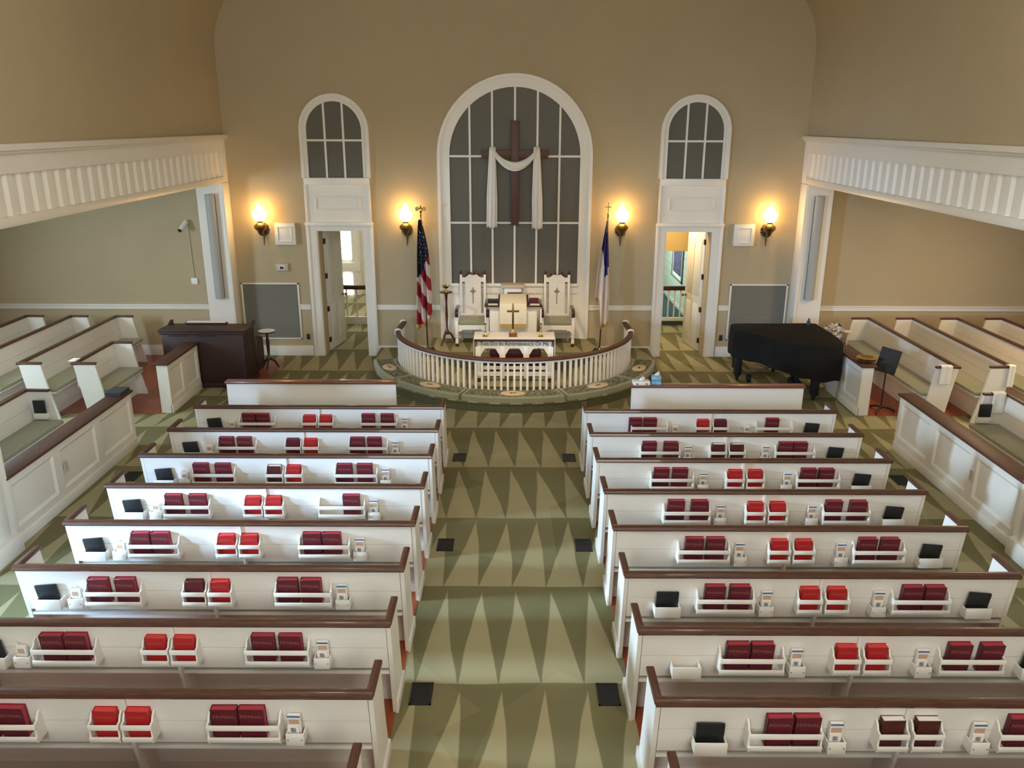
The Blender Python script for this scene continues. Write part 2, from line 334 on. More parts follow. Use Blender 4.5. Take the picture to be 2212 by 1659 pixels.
# ---- arched windows
def ring(cx, zc, zb, ri, ro, y0, y1, n=28):
    def path(r): return [(cx-r, zb)]+[(cx-r*cos(PI*k/n), zc+r*sin(PI*k/n)) for k in range(n+1)]+[(cx+r, zb)]
    a, b = path(ri), path(ro); m = len(a); mb = MB(); vs = []
    for y in (y0, y1):
        vs += [(p[0], y, p[1]) for p in a]+[(p[0], y, p[1]) for p in b]
    fs = []
    for i in range(m-1):
        fs += [(i, i+1, m+i+1, m+i), (2*m+i, 3*m+i, 3*m+i+1, 2*m+i+1), (i, 2*m+i, 2*m+i+1, i+1), (m+i, m+i+1, 3*m+i+1, 3*m+i)]
    fs += [(0, m, 3*m, 2*m), (m-1, 3*m-1, 4*m-1, 2*m-1)]
    return mb.add(vs, fs)
def arched(nm, label, cx, R, zb, zc, ro, vbars, hbars, ys=WY):
    root = ring(cx, zc, zb, R, ro, ys-.035, ys+.0).build(nm, 'trim', smooth=True); st(root, label, 'window')
    ring(cx, zc, zb, ro-.045, ro+.012, ys-.065, ys).build('casing_backband', 'trim', root, smooth=True)
    ring(cx, zc, zb, R-.004, R+.03, ys-.05, ys).build('casing_bead', 'trim', root, smooth=True)
    top = lambda x: zc+sqrt(max(R*R-(x-cx)**2, 0))
    for x in vbars: B(x-.018, x+.018, ys-.04, ys-.012, zb, top(x)-.002).build('glazing_bar', 'trim', root)
    for z in hbars: B(cx-R, cx+R, ys-.038, ys-.013, z-.018, z+.018).build('glazing_bar', 'trim', root)
    xs = [cx-R]+list(vbars)+[cx+R]; zs = [zb]+list(hbars)+[None]
    for i in range(len(xs)-1):
        for j in range(len(zs)-1):
            x0, x1 = xs[i]+.018, xs[i+1]-.018
            if i == 0: x0 = cx-R+.005
            if i == len(xs)-2: x1 = cx+R-.005
            z0 = zs[j]+(.018 if j else .004)
            if zs[j+1] is not None and zs[j+1] <= zc: poly = [(x0, z0), (x1, z0), (x1, zs[j+1]-.018), (x0, zs[j+1]-.018)]
            else: poly = [(x0, z0)]+[(x1, z0)]+[(x1+(x0-x1)*k/10, max(top(x1+(x0-x1)*k/10)-.003, z0+.004)) for k in range(11)]
            MB().prism(poly, 'y', ys-.022, ys-.003).build('pane', 'glassy', root)
    return root
big = arched('window_1', 'large round arched window with grey panels behind the brown cross', 0, 1.19, 1.44, 3.76, 1.40, [-.815, -.41, 0, .405, .81], [2.57, 3.76])
# wainscot and sill under the big window
for x0, x1 in ((-1.40, -1.19), (1.19, 1.40)):
    B(x0, x1, WY-.035, WY, .17, 1.44).build('casing_leg', 'trim', big)
    B(*( (x0-.012, x0+.045) if x0 < 0 else (x1-.045, x1+.012)), WY-.065, WY, .17, 1.44).build('casing_backband', 'trim', big)
B(-1.2, 1.2, WY-.09, WY, 1.385, 1.44).build('sill', 'trim', big, bevel=.008)
B(-1.19, 1.19, WY-.05, WY, 1.25, 1.385).build('sill_apron', 'trim', big)
B(-1.19, 1.19, WY-.02, WY, .34, 1.25).build('wainscot_back', 'trim', big)
for k in range(4):
    x0 = -1.1+k*.56
    p = MB().box(x0, x0+.5, WY-.045, WY-.015, .45, 1.17).build('wainscot_panel', 'trim', big, bevel=.014)
for sgn, n in ((-1, 2), (1, 3)):
    cx = sgn*3.255
    sm = arched('window_%d' % n, 'small round arched window with six grey panes above the %s door' % ('left' if sgn < 0 else 'right'), cx, .50, 3.37, 4.20, .615, [cx-.167, cx+.167], [4.03])
    B(cx-.60, cx+.60, WY-.075, WY, 3.25, 3.375).build('sill', 'trim', sm, bevel=.008)
    B(cx-.61, cx+.61, WY-.03, WY, 2.56, 3.25).build('spandrel_panel', 'trim', sm)
    q = MB()
    for r, d in ((.56, .05), ):
        q.box(cx-.61, cx-.56, WY-.06, WY, 2.56, 3.25).box(cx+.56, cx+.61, WY-.06, WY, 2.56, 3.25)
    q.build('spandrel_stile', 'trim', sm, bevel=.006)
    for x0, x1, z0, z1 in ((cx-.42, cx+.42, 2.79, 2.815), (cx-.42, cx+.42, 3.015, 3.04), (cx-.42, cx-.395, 2.815, 3.015), (cx+.395, cx+.42, 2.815, 3.015)): B(x0, x1, WY-.055, WY-.029, z0, z1).build('panel_moulding', 'trim', sm, bevel=.007)
    B(cx-.63, cx+.63, WY-.085, WY, 2.505, 2.575).build('door_cornice', 'trim', sm, bevel=.012)
    # door
    d = MB()
    il, ir = cx-.445, cx+.445
    d.prism([(il-.165, 0), (il, 0), (il, dz), (ir, dz), (ir, 0), (ir+.165, 0), (ir+.165, dz+.12), (il-.165, dz+.12)], 'y', WY-.03, WY-.002)
    door = d.build('door_%d' % (1 if sgn < 0 else 2), 'trim'); st(door, 'white panelled door open into the %s' % ('bright left hall' if sgn < 0 else 'right stair hall'), 'door')
    B(il-.18, il-.125, WY-.055, WY-.001, 0, dz+.085).build('casing_backband', 'trim', door, bevel=.006); B(ir+.125, ir+.18, WY-.055, WY-.001, 0, dz+.085).build('casing_backband', 'trim', door, bevel=.006)
    B(il-.18, ir+.18, WY-.055, WY-.001, dz+.086, dz+.135).build('casing_backband', 'trim', door, bevel=.006)
    MB().prism([(il-.012, 0), (il+.022, 0), (il+.022, dz-.022), (ir-.022, dz-.022), (ir-.022, 0), (ir+.012, 0), (ir+.012, dz-.001), (il-.012, dz-.001)], 'y', WY-.02, 15.84).build('jamb', 'trim', door)
    hx = cx+sgn*.41; ang = math.atan2(.83, -sgn*.15)
    T = Matrix.Translation((hx, 15.85, 0)) @ Matrix.Rotation(ang, 4, 'Z')
    lf = MB().box(.0, .84, -.02, .02, .012, dz-.03, T).build('door_leaf', 'white', door, bevel=.003)
    for z0, z1 in ((.16, .92), (1.1, 2.2)):
        for x0, x1 in ((.12, .39), (.47, .73)):
            for sd in (-1, 1):
                y0, y1 = (-.029, -.018) if sd < 0 else (.018, .029)
                MB().box(x0, x1, y0, y1, z0, z1, T).build('door_panel', 'white', lf, bevel=.008)
    for z in (.18, .8, 1.45, 2.12):
        MB().box(-.02, .045, -.03*1, .03, z, z+.1, T).build('hinge', 'blackiron', door)
    MB().lathe([(.001, 0), (.03, .005), (.012, .02), (.012, .045), (.03, .055), (.032, .075), (.018, .09)], 12, T=T @ Matrix.Translation((.77, .02 , 1.0)) @ Matrix.Rotation(-PI/2, 4, 'X')).build('knob', 'oldbrass', lf, smooth=True)
    MB().lathe([(.001, 0), (.03, .005), (.012, .02), (.012, .045), (.03, .055), (.032, .075), (.018, .09)], 12, T=T @ Matrix.Translation((.77, -.02, 1.0)) @ Matrix.Rotation(PI/2, 4, 'X')).build('knob', 'oldbrass' if sgn < 0 else 'plastic_w', lf, smooth=True)
# ---- halls behind the doors
h = MB().box(-5.0, -4.85, 15.82, 21.6, -.1, 3.2).box(-1.6, -1.45, 15.82, 21.6, -.1, 3.2).box(-5, -1.45, 21.5, 21.7, -.1, 3.2).box(-5, -1.45, 15.82, 21.7, 3.1, 3.25)
st(h.build('wall_left', 'cream'), 'cream walls of the hall behind the left door', 'wall')
h = MB().box(1.45, 1.6, 15.82, 22, -.1, 3.2).box(1.45, 4.2, 21.8, 22, -.1, 3.2).box(1.45, 5.1, 15.82, 22, 3.05, 3.25).box(4.95, 5.1, 15.82, 18.0, -.1, 3.2).box(4.05, 5.1, 18.0, 18.1, -.1, 3.2)
st(h.build('wall_right', 'cream'), 'cream walls of the stair hall behind the right door', 'wall')
for sgn in (-1, 1):
    r = thing('stair_railing', 'white balustrade with dark handrail behind the %s door' % ('left' if sgn < 0 else 'right'), 'railing', (sgn*3.3, 18.12, 0))
    B(-1.3 if sgn < 0 else -.9, 1.3 if sgn < 0 else .66, -.04, .04, .79, .885).build('handrail', 'capwood', r, bevel=.01)
    B(-1.3 if sgn < 0 else -.9, 1.3 if sgn < 0 else .66, -.03, .03, .10, .17).build('bottom_rail', 'white', r)
    xs = [-1.1+.22*k for k in range(11)] if sgn < 0 else [-.8+.135*k for k in range(11)]
    b0 = B(-.014, .014, -.014, .014, .17, .80).build('baluster', 'white', r, (xs[0], 0, 0))
    for x in xs[1:]:
        o = b0.copy(); C.objects.link(o); o.parent = r; o.location = (x, 0, 0)
    B(-1.3 if sgn < 0 else -.9, 1.3 if sgn < 0 else .66, -.04, .04, 0, .10).build('curb', 'white' if sgn < 0 else 'teal', r)
# left hall tall window
wn = MB().box(-4.62, -4.0, 21.40, 21.5, -.02, 2.7).build('window_4', 'trim'); st(wn, 'bright tall window at the end of the left hall', 'window')
for z0, z1 in ((.02, .27), (.30, .56), (.95, 1.35), (1.38, 2.5)): B(-4.47, -4.25, 21.37, 21.41, z0, z1).build('pane', 'daypane', wn)
B(-4.6, -4.0, 21.33, 21.42, .62, .86).build('transom', 'trim', wn, bevel=.02)
B(-4.2, -4.04, 21.36, 21.42, 0, 2.7).build('window_casing', 'trim', wn)
cr = MB().box(-3.8, -1.6, 21.46, 21.5, .02, .1).build('trim_10', 'trim'); st(cr, 'white chair rail in the left hall', 'chair rail')
# right hall
sh = st(B(4.02, 4.2, 18.1, 21.8, -.1, 3.1).build('wall_right', 'mint'), 'pale green boarded wall of the stair hall', 'wall')
for k in range(13):
    B(4.0, 4.03, 18.1, 21.8, .1+.2*k+.006, .1+.2*k+.194).build('board', 'mint', sh)
st(B(1.6, 4.02, 18.17, 21.8, -.05, .02).build('floor', 'teal'), 'teal carpet of the stair hall landing', 'floor')
st(B(3.985, 4.02, 18.17, 21.8, .02, .11).build('baseboard_right', 'trim'), 'white skirting of the stair hall wall', 'baseboard')
st(B(1.6, 4.02, 17.4, 17.6, 1.77, 3.1).build('trim_11', 'ochre'), 'ochre soffit across the stair hall', 'soffit')
pc = thing('framed_picture', 'dark violet abstract picture on the stair hall wall', 'picture', (3.99, 20.0, .75))
B(-.01, .01, -.55, .62, -.02, 1.0).build('mat_board', 'paper', pc); B(-.022, -.008, -.42, .50, .08, .95).build('print', 'artwork', pc)
q = MB().box(-.03, .01, -.60, -.55, -.05, 1.03).box(-.03, .01, .62, .67, -.05, 1.03).box(-.03, .01, -.6, .67, -.06, -.02); q.build('frame', 'slat', pc)
# ============================================================ WALL FITTINGS
def grille(x0, x1, lab):
    g = thing('return_air_grille', lab, 'grille', ((x0+x1)/2, WY, .33)); wd = (x1-x0)/2
    q = MB().box(-wd, -wd+.03, -.025, 0, 0, 1.1).box(wd-.03, wd, -.025, 0, 0, 1.1).box(-wd, wd, -.025, 0, 0, .03).box(-wd, wd, -.025, 0, 1.07, 1.1); q.build('frame', 'trim', g, bevel=.003)
    B(-wd+.03, wd-.03, -.004, 0, .03, 1.07).build('backing', 'grille', g)
    q = MB()
    for k in range(41):
        z = .04+k*.025; q.prism([(-.022, z), (-.019, z-.002), (-.004, z+.017), (-.007, z+.019)], 'x', -wd+.03, wd-.03)
    o = q.build('louvre', 'slat', g); o['kind'] = 'stuff'; o['label'] = 'fine horizontal louvre slats'
grille(-5.2, -4.1, 'large grey louvred return grille beside the organ'); grille(4.1, 5.2, 'large grey louvred return grille behind the piano')
for sgn in (-1, 1):
    s = thing('speaker_panel', 'square white wall speaker panel beside the %s outer sconce' % ('left' if sgn < 0 else 'right'), 'wall panel', (sgn*4.265, WY, 2.16))
    B(-.19, .19, -.09, 0, 0, .40).build('case', 'white', s, bevel=.006); 
    for x0, x1, z0, z1 in ((-.135, .135, .06, .075), (-.135, .135, .325, .34), (-.135, -.12, .075, .325), (.12, .135, .075, .325)): B(x0, x1, -.105, -.0895, z0, z1).build('field_moulding', 'white', s, bevel=.004)
    s = thing('line_array_speaker', 'tall slim grey column speaker on the %s pilaster' % ('left' if sgn < 0 else 'right'), 'speaker', (sgn*5.49, 15.13, 1.2))
    MB().lathe([(.001, 0), (.085, .004), (.085, 1.90), (.001, 1.904)], 16, T=Matrix.Diagonal((1, .75, 1, 1))).build('grille_column', 'grey_spk', s, smooth=True)
    B(-.05, .05, .0, .05, .15, .25).build('bracket', 'plastic_w', s); B(-.05, .05, .0, .05, 1.6, 1.7).build('bracket', 'plastic_w', s)
    B(-sgn*.075-.004, -sgn*.075+.004, -.02, .06, .01, 1.89).build('side_edge', 'blackiron', s)
t = thing('thermostat', 'beige thermostat box on the wall beside the left door', 'thermostat', (-4.385, WY, 1.66))
B(-.115, .115, -.05, 0, 0, .14).build('guard', 'plastic', t, bevel=.008); B(-.055, .055, -.06, -.045, .025, .105).build('body', 'plastic_w', t, bevel=.004); B(-.035, .035, -.064, -.058, .04, .09).build('display', 'screen', t)
for x, lab in ((-3.99, 'small brown outlet plate low beside the left door'), (4.0, 'small brown outlet plate low beside the right door')):
    t = thing('outlet_plate', lab, 'outlet', (x, WY, .32)); B(-.035, .035, -.012, 0, 0, .115).build('cover_plate', 'plastic_dk', t, bevel=.003)
    B(-.015, .015, -.016, -.01, .02, .05).build('socket', 'blackiron', t); B(-.015, .015, -.016, -.01, .065, .095).build('socket', 'blackiron', t)
t = thing('security_camera', 'white security camera with cable conduit on the left bay wall', 'camera', (-6.07, WY, 1.40))
B(-.06, .06, -.03, 0, 0, .12).build('junction_box', 'plastic_w', t, bevel=.004); MB().tube([(0, -.012, .11), (-.02, -.012, 1.2)], .012).build('conduit', 'plastic', t)
MB().tube([(-.02, -.02, 1.16), (-.03, -.10, 1.12)], .02).build('arm', 'plastic_w', t); MB().tube([(-.02, -.05, 1.18), (-.09, -.20, 1.04)], .042, 12).build('housing', 'plastic_w', t, smooth=True); MB().tube([(-.09, -.20, 1.04), (-.097, -.215, 1.026)], .036, 12).build('lens', 'black', t)
def sconce(x, lab):
    s = thing('wall_sconce', lab, 'sconce', (x, WY, 2.37), group=None); s.scale = (1.2, 1.1, 1.12)
    q = MB()
    for k in range(9):
        a = 2*PI*k/9; q.lathe([(.001, 0), (.034, .004), (.03, .018), (.001, .024)], 8, T=Matrix.Translation((.055*cos(a), 0, .06+.075*sin(a))) @ Matrix.Rotation(PI/2, 4, 'X'))
    q.lathe([(.001, 0), (.075, .002), (.06, .025), (.02, .04)], 14, T=Matrix.Translation((0, 0, .06)) @ Matrix.Diagonal((.8, 1, 1.2, 1)) @ Matrix.Rotation(PI/2, 4, 'X')); q.build('back_plate', 'bronze', s, smooth=True)
    MB().tube([(0, -.02, .05), (0, -.09, -.03), (0, -.15, -.02), (0, -.185, .04)], [.014, .012, .012, .014]).build('arm', 'bronze', s, smooth=True)
    MB().tube([(0, -.02, .0), (0, -.05, -.10), (0, -.06, -.20)], [.02, .016, .004]).build('drop_finial', 'bronze', s, smooth=True)
    MB().lathe([(.004, -.02), (.03, .0), (.05, .05), (.085, .09), (.10, .12), (.09, .15), (.05, .175), (.04, .19), (.045, .215)], 16, (0, -.19, 0)).build('font_cup', 'oldbrass', s, smooth=True)
    MB().lathe([(.045, .215), (.075, .24), (.098, .29), (.105, .34), (.112, .365), (.085, .372), (.065, .40), (.045, .44), (.022, .48), (.004, .51)], 16, (0, -.19, 0)).build('glass_shade', 'flame', s, smooth=True)
for x, lab in ((-4.67, 'lit brass wall sconce at far left beside the louvred grille wall'), (-2.0, 'lit brass wall sconce beside the striped flag'), (1.97, 'lit brass wall sconce beside the blue and white flag'), (4.68, 'lit brass wall sconce at far right near the piano')): sconce(x, lab)
# ---- cross with drape
c = thing('wooden_cross', 'large dark brown wooden cross hung over the arched window', 'cross', (0, WY-.1, 2.54))
B(-.068, .068, -.05, .03, 0, 1.84).build('upright', 'cross', c, bevel=.004); B(-.60, -.069, -.05, .03, 1.19, 1.33).build('cross_arm', 'cross', c, bevel=.004); B(.069, .60, -.05, .03, 1.19, 1.33).build('cross_arm', 'cross', c, bevel=.004)
dr_ = thing('white_drape', 'white cloth draped over the arms of the brown cross', 'drape', (0, WY-.1, 2.48))
def tail(x0, x1, top, hb):
    def fn(u, v):
        wd = .055+.04*min(1, v*1.6); cx = x0+(x1-x0)*v**.8
        return (cx+(u-.5)*2*wd, -.10-.03*sin(u*PI)-.018*sin(u*17+v*2)*(0.4+v), top+(hb-top)*v+.01*sin(u*9))
    return MB().grid(fn, 20, 24)
tail(-.40, -.42, 1.42, .02).build('tail', 'linen', dr_, smooth=True, solid=.008); tail(.39, .415, 1.42, .0).build('tail', 'linen', dr_, smooth=True, solid=.008)
def swag(u, v):
    x = -.40+.80*u; sag = 1.42-.31*(1-(2*u-1)**2)**.8 if 0 < u < 1 else 1.42
    wd = .05+.03*sin(PI*u)
    return (x, -.12-.03*sin(v*PI)-.012*sin(v*14+u*5), sag+(v-.5)*2*wd)
MB().grid(swag, 26, 12).build('swag', 'linen', dr_, smooth=True, solid=.008)
for x in (-.40, .39): MB().lathe([(.001, -.03), (.05, -.02), (.062, .0), (.05, .035), (.001, .045)], 12, (x, -.06, 1.41), ).build('fold_over', 'linen', dr_, smooth=True)
# ============================================================ CHANCEL
CY = 14.75
def arcpts(R, a0, a1, n, cx=0, cy=CY): return [(cx+R*cos(a0+(a1-a0)*k/n), cy+R*sin(a0+(a1-a0)*k/n)) for k in range(n+1)]
pts = [(2.57, WY)]+[(2.57, CY)]+arcpts(2.57, 0, -PI, 48)[1:]+[(-2.57, WY)]
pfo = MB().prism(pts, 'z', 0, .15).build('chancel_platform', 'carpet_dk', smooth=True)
st(pfo, 'round green carpeted chancel platform', 'platform')
p2 = [(2.59, WY)]+[(2.59, CY)]+arcpts(2.59, 0, -PI, 48)[1:]+[(-2.59, WY)]; MB().prism(p2, 'z', .148, .17).build('platform_top', 'carpet', pfo, smooth=True)
def sup(a, b, n=40, e=2.6):
    r = []
    for k in range(n+1):
        t = PI*k/n; c_, s_ = cos(t), sin(t); r.append((a*math.copysign(abs(c_)**(2/e), c_), WY-b*abs(s_)**(2/e)))
    return r
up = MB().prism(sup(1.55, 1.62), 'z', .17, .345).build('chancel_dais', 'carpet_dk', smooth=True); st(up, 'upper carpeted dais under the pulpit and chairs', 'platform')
MB().prism(sup(1.56, 1.63), 'z', .343, .36).build('dais_top', 'carpet', up, smooth=True)
# communion rail
rl = thing('communion_rail', 'curved white balustrade with dark rail around the chancel', 'railing', (0, CY, .17))
R0 = 2.12; a0 = math.radians(-8)
hp = [(r[0], r[1]-CY) for r in arcpts(R0, a0, -PI-a0, 60)]
prof = [(-.045, .545), (.045, .545), (.05, .565), (.04, .59), (.015, .60), (-.015, .60), (-.04, .59), (-.05, .565)]
MB().sweep(hp, prof).build('handrail', 'capwood_y', rl, smooth=True)
MB().sweep(hp, [(-.03, .515), (.03, .515), (.03, .546), (-.03, .546)]).build('under_rail', 'white', rl, smooth=True)
for sgn in (-1, 1):
    pt = [(sgn*2.115, -.20), (sgn*2.10, .14), (sgn*2.09, .46)]
    MB().sweep(pt, prof).build('gate_rail', 'capwood_y', rl, smooth=True)
    MB().sweep(pt, [(-.03, .515), (.03, .515), (.03, .546), (-.03, .546)]).build('under_rail', 'white', rl)
    for yy in (-.25, .47): MB().lathe([(.06, .51), (.066, .55), (.06, .60), (.03, .617), (.001, .62)], 12, (sgn*2.105, yy, 0)).build('end_cap', 'white', rl, smooth=True)
bl = MB().box(-.017, .017, -.017, .017, 0, .516).build('baluster', 'white', rl)
n = 58
for k in range(n+1):
    a = a0-(PI+2*a0)*k/n
    o = bl if k == 0 else bl.copy()
    if k: C.objects.link(o)
    o.parent = rl; o.location = (R0*cos(a), R0*sin(a), 0); o.rotation_euler = (0, 0, a)
for sgn in (-1, 1):
    for yy in (-.15, -.05, .05, .15, .25, .35, .44):
        o = bl.copy(); C.objects.link(o); o.parent = rl; o.location = (sgn*2.10, yy, 0)
# kneelers
degs = [(-9, -38), (-39, -71), (-72, -109), (-110, -141), (-142, -171)]
kl = ['far right', 'right', 'centre', 'left', 'far left']
for i, (d0, d1) in enumerate(degs):
    k = thing('kneeler_cushion', 'green needlepoint kneeler at the %s of the communion rail' % kl[i], 'kneeler', (0, CY, .17), group='kneelers around the communion rail')
    A0, A1 = math.radians(d0), math.radians(d1)
    pth = [(x, y-CY) for x, y in arcpts(2.38, A0, A1, 18)]
    ov = .0 if i % 2 == 0 else .012
    MB().sweep(pth, [(-.20, .0), (.205+ov, .0), (.225+ov, .03), (.21+ov, .07), (.17, .085), (-.17, .085), (-.2, .07)][::-1]).build('cushion', 'cushion', k, smooth=True)
    MB().sweep([(x, y-CY) for x, y in arcpts(2.375, A0-.015, A1+.015, 18)], [(-.15, .08), (.15, .08), (.14, .092), (-.14, .092)]).build('needlepoint_panel', 'needle', k, smooth=True)
    am = (A0+A1)/2
    Tm = Matrix.Rotation(am+PI/2, 4, 'Z') @ Matrix.Translation((0, -2.375, .09))
    MB().lathe([(1, 0), (1, .006), (.96, .01), (.001, .011)], 24, T=Tm @ Matrix.Diagonal((.20, .115, 1, 1))).build('medallion', 'medallion', k, smooth=True)
    q = MB(); q.box(-.05, .0, -.02, .01, .01, .014, Tm); q.box(.01, .05, -.01, .02, .01, .014, Tm); q.build('motif', 'brown', k)
# communion table
TY = 13.28
t = thing('communion_table', 'white carved communion table with arched front and lettering', 'table', (0, TY, .17))
B(-.66, .66, -.06, .46, .715, .75).build('tabletop', 'mahog', t, bevel=.004)
B(-.62, .62, .0, .03, .60, .715).build('apron', 'white', t); B(-.62, .62, .37, .40, .60, .715).build('apron', 'white', t)
for sx in (-1, 1): B(sx*.605-.015, sx*.605+.015, .03, .37, .60, .715).build('side_apron', 'white', t)
for yy in (-.01, .36):
    for x, wd in ((-.61, .04), (-.2, .036), (.2, .036), (.61, .04)):
        if yy > 0 and abs(x) < .5: continue
        lg = B(x-wd, x+wd, yy, yy+.06, .06, .61).build('leg', 'white', t, bevel=.003)
        if abs(x) > .5:
            B(x-wd-.015, x+wd+.015, yy-.015, yy+.075, .10, .17).build('leg_block', 'white', lg, bevel=.008); B(x-wd-.008, x+wd+.008, yy-.01, yy+.07, 0, .07).build('foot', 'mahog', lg)
B(-.60, .60, 0, .035, .10, .17).build('stretcher', 'white', t); B(-.60, .60, .36, .39, .10, .17).build('stretcher', 'white', t)
B(-.56, .56, .18, .20, .16, .22).build('middle_rail', 'white', t)
for cxx, hw in ((-.405, .17), (0, .164), (.405, .17)):
    for sx in (-1, 1):
        ae = hw-.012
        mid = [(cxx+sx*hw, .602), (cxx, .602)]+[(cxx+sx*ae*sin(q*PI/20), .42+.175*cos(q*PI/20)-.012*sin(q*PI/2.5)) for q in range(11)]+[(cxx+sx*hw, .40)]
        MB().prism(mid, 'y', .0, .028).build('arch_bracket', 'white', t)
text_obj('carved_lettering', 'This Do In Remembrance Of Me', .098, .003, 'greenled', t, (0, -.0015, .63), smallcaps=True, sx=.88)['kind'] = 'stuff'
for sx in (-1, 1): MB().lathe([(.001, 0), (.02, .0), (.015, .012), (.001, .014)], 10, T=Matrix.Translation((sx*.595, -.0, .655)) @ Matrix.Rotation(PI/2, 4, 'X')).build('carved_rosette', 'white', t, smooth=True)
q = MB().box(-.672, .672, -.05, .45, .751, .757)
q.box(-.678, -.670, -.05, .45, .42, .757).box(.670, .678, -.05, .45, .42, .757)
r = tag(q.build('table_runner', 'linen', None, (0, TY, .17), bevel=.002), 'white cloth over the communion table top hanging at both ends', 'cloth')
B(-.68, -.668, -.05, .45, .40, .425).build('fringe', 'goldband', r); B(.668, .68, -.05, .45, .40, .425).build('fringe', 'goldband', r)
TZ = .17+.757
c = thing('altar_cross', 'brass standing cross on a wooden block on the communion table', 'cross', (-.025, TY+.13, TZ))
B(-.066, .066, -.05, .05, 0, .066).build('wooden_block', 'redwood', c, bevel=.003)
q = MB()
for i, (r1, z) in enumerate(((.052, .066), (.042, .080), (.032, .094), (.022, .108))): q.box(-r1, r1, -r1*.8, r1*.8, z, z+.015)
q.build('stepped_base', 'brass', c, bevel=.002)
MB().box(-.017, .017, -.011, .011, .12, .56).box(-.10, -.017, -.011, .011, .415, .449).box(.017, .10, -.011, .011, .415, .449).build('cross_bars', 'oldbrass', c, bevel=.002)
for x, s_ in ((-.485, 'left'), (.44, 'right')):
    c = thing('candlestick', 'brass candlestick with white candle at the %s of the table cross' % s_, 'candlestick', (x, TY+.12, TZ), group='altar candlesticks')
    MB().lathe([(.05, 0), (.052, .008), (.03, .03), (.014, .05), (.011, .07), (.016, .09), (.009, .11), (.009, .17), (.014, .19), (.026, .20), (.028, .21), (.014, .215), (.014, .235)], 14).build('stick', 'brass', c, smooth=True)
    MB().lathe([(.011, .225), (.010, .47), (.004, .478)], 12).build('candle', 'linen', c, smooth=True)
t = thing('prayer_stool', 'dark maroon stool stored behind the communion table', 'stool', (.02, 13.62, .17))
B(-.44, .44, -.09, .09, .36, .47).build('padded_top', 'maroon', t, bevel=.02)
for sx in (-1, 1): B(sx*.30-.02, sx*.30+.02, -.07, .07, 0, .33).build('leg', 'mahog', t)
B(-.42, .42, -.07, -.05, .12, .36).build('front_board', 'mahog', t)
# pulpit
p = thing('pulpit', 'white pulpit with dark desk top and ivory gold-fringed hanging', 'pulpit', (-.02, 14.3, .36))
B(-.42, .42, .06, .48, 0, .86).build('body', 'white', p, bevel=.006)
for x0, x1 in ((-.40, -.24), (.24, .40)): B(x0, x1, .048, .062, .08, .76).build('body_panel', 'white', p, bevel=.006)
B(-.45, .45, .02, .52, .84, .875).build('cornice', 'white', p, bevel=.008)
B(-.51, .51, -.02, .58, .875, .905).build('desk_top', 'mahog', p, bevel=.005)
MB().prism([(.03, .905), (.56, .905), (.56, .985), (.03, .93)], 'x', -.27, .27).build('raised_book_rest', 'mahog', p)
a = MB().prism([(-.03, .938), (.56, .991), (.56, .997), (-.036, .944)], 'x', -.24, .235)
a.box(-.24, .235, -.037, -.030, .50, .942).build('hanging', 'cloth_ivory', p, bevel=.001)
B(-.235, .23, -.044, -.036, .50, .575).build('hanging_band', 'goldband', p)
dk = thing('papers', 'white sheet on the left of the pulpit desk', 'paper', (-.38, 14.36, 1.266)); B(-.085, .085, -.06, .06, 0, .006).build('sheet', 'paper', dk)
dk = thing('papers', 'white sheet on the right of the pulpit desk', 'paper', (.36, 14.36, 1.266)); B(-.085, .085, -.06, .06, 0, .006).build('sheet', 'paper', dk)
def bookbox(nm, lab, loc, wx, wy, h, cov, pg, rz=0):
    b = thing(nm, lab, 'book', loc, rz)
    MB().box(-wx, wx, -wy, wy, 0, .006).box(-wx, wx, -wy, wy, h-.006, h).box(-wx, wx, wy-.006, wy, 0, h).build('cover', cov, b)
    B(-wx+.006, wx-.006, -wy+.006, wy-.006, .006, h-.006).build('pages', pg, b); return b
bookbox('hymnal', 'maroon book lying on the right of the pulpit desk', (.35, 14.58, 1.266), .085, .085, .06, 'maroon', 'maroon')
bookbox('closed_book', 'black book lying flat on the left of the pulpit desk', (-.38, 14.62, 1.266), .1, .1, .03, 'black', 'black')
bookbox('open_binder', 'dark grey binder standing behind the pulpit hanging', (-.0, 14.95, 1.29), .13, .05, .07, 'bluebook', 'paper')
f = thing('pedestal', 'white pedestal with tan top behind the pulpit', 'pedestal', (-.03, 15.27, .36))
B(-.16, .16, -.12, .12, 0, 1.06).build('column', 'white', f, bevel=.006); B(-.22, .22, -.16, .16, 1.06, 1.10).build('top_slab', 'plastic', f, bevel=.006); B(-.19, .19, -.14, .14, 0, .1).build('plinth', 'white', f)
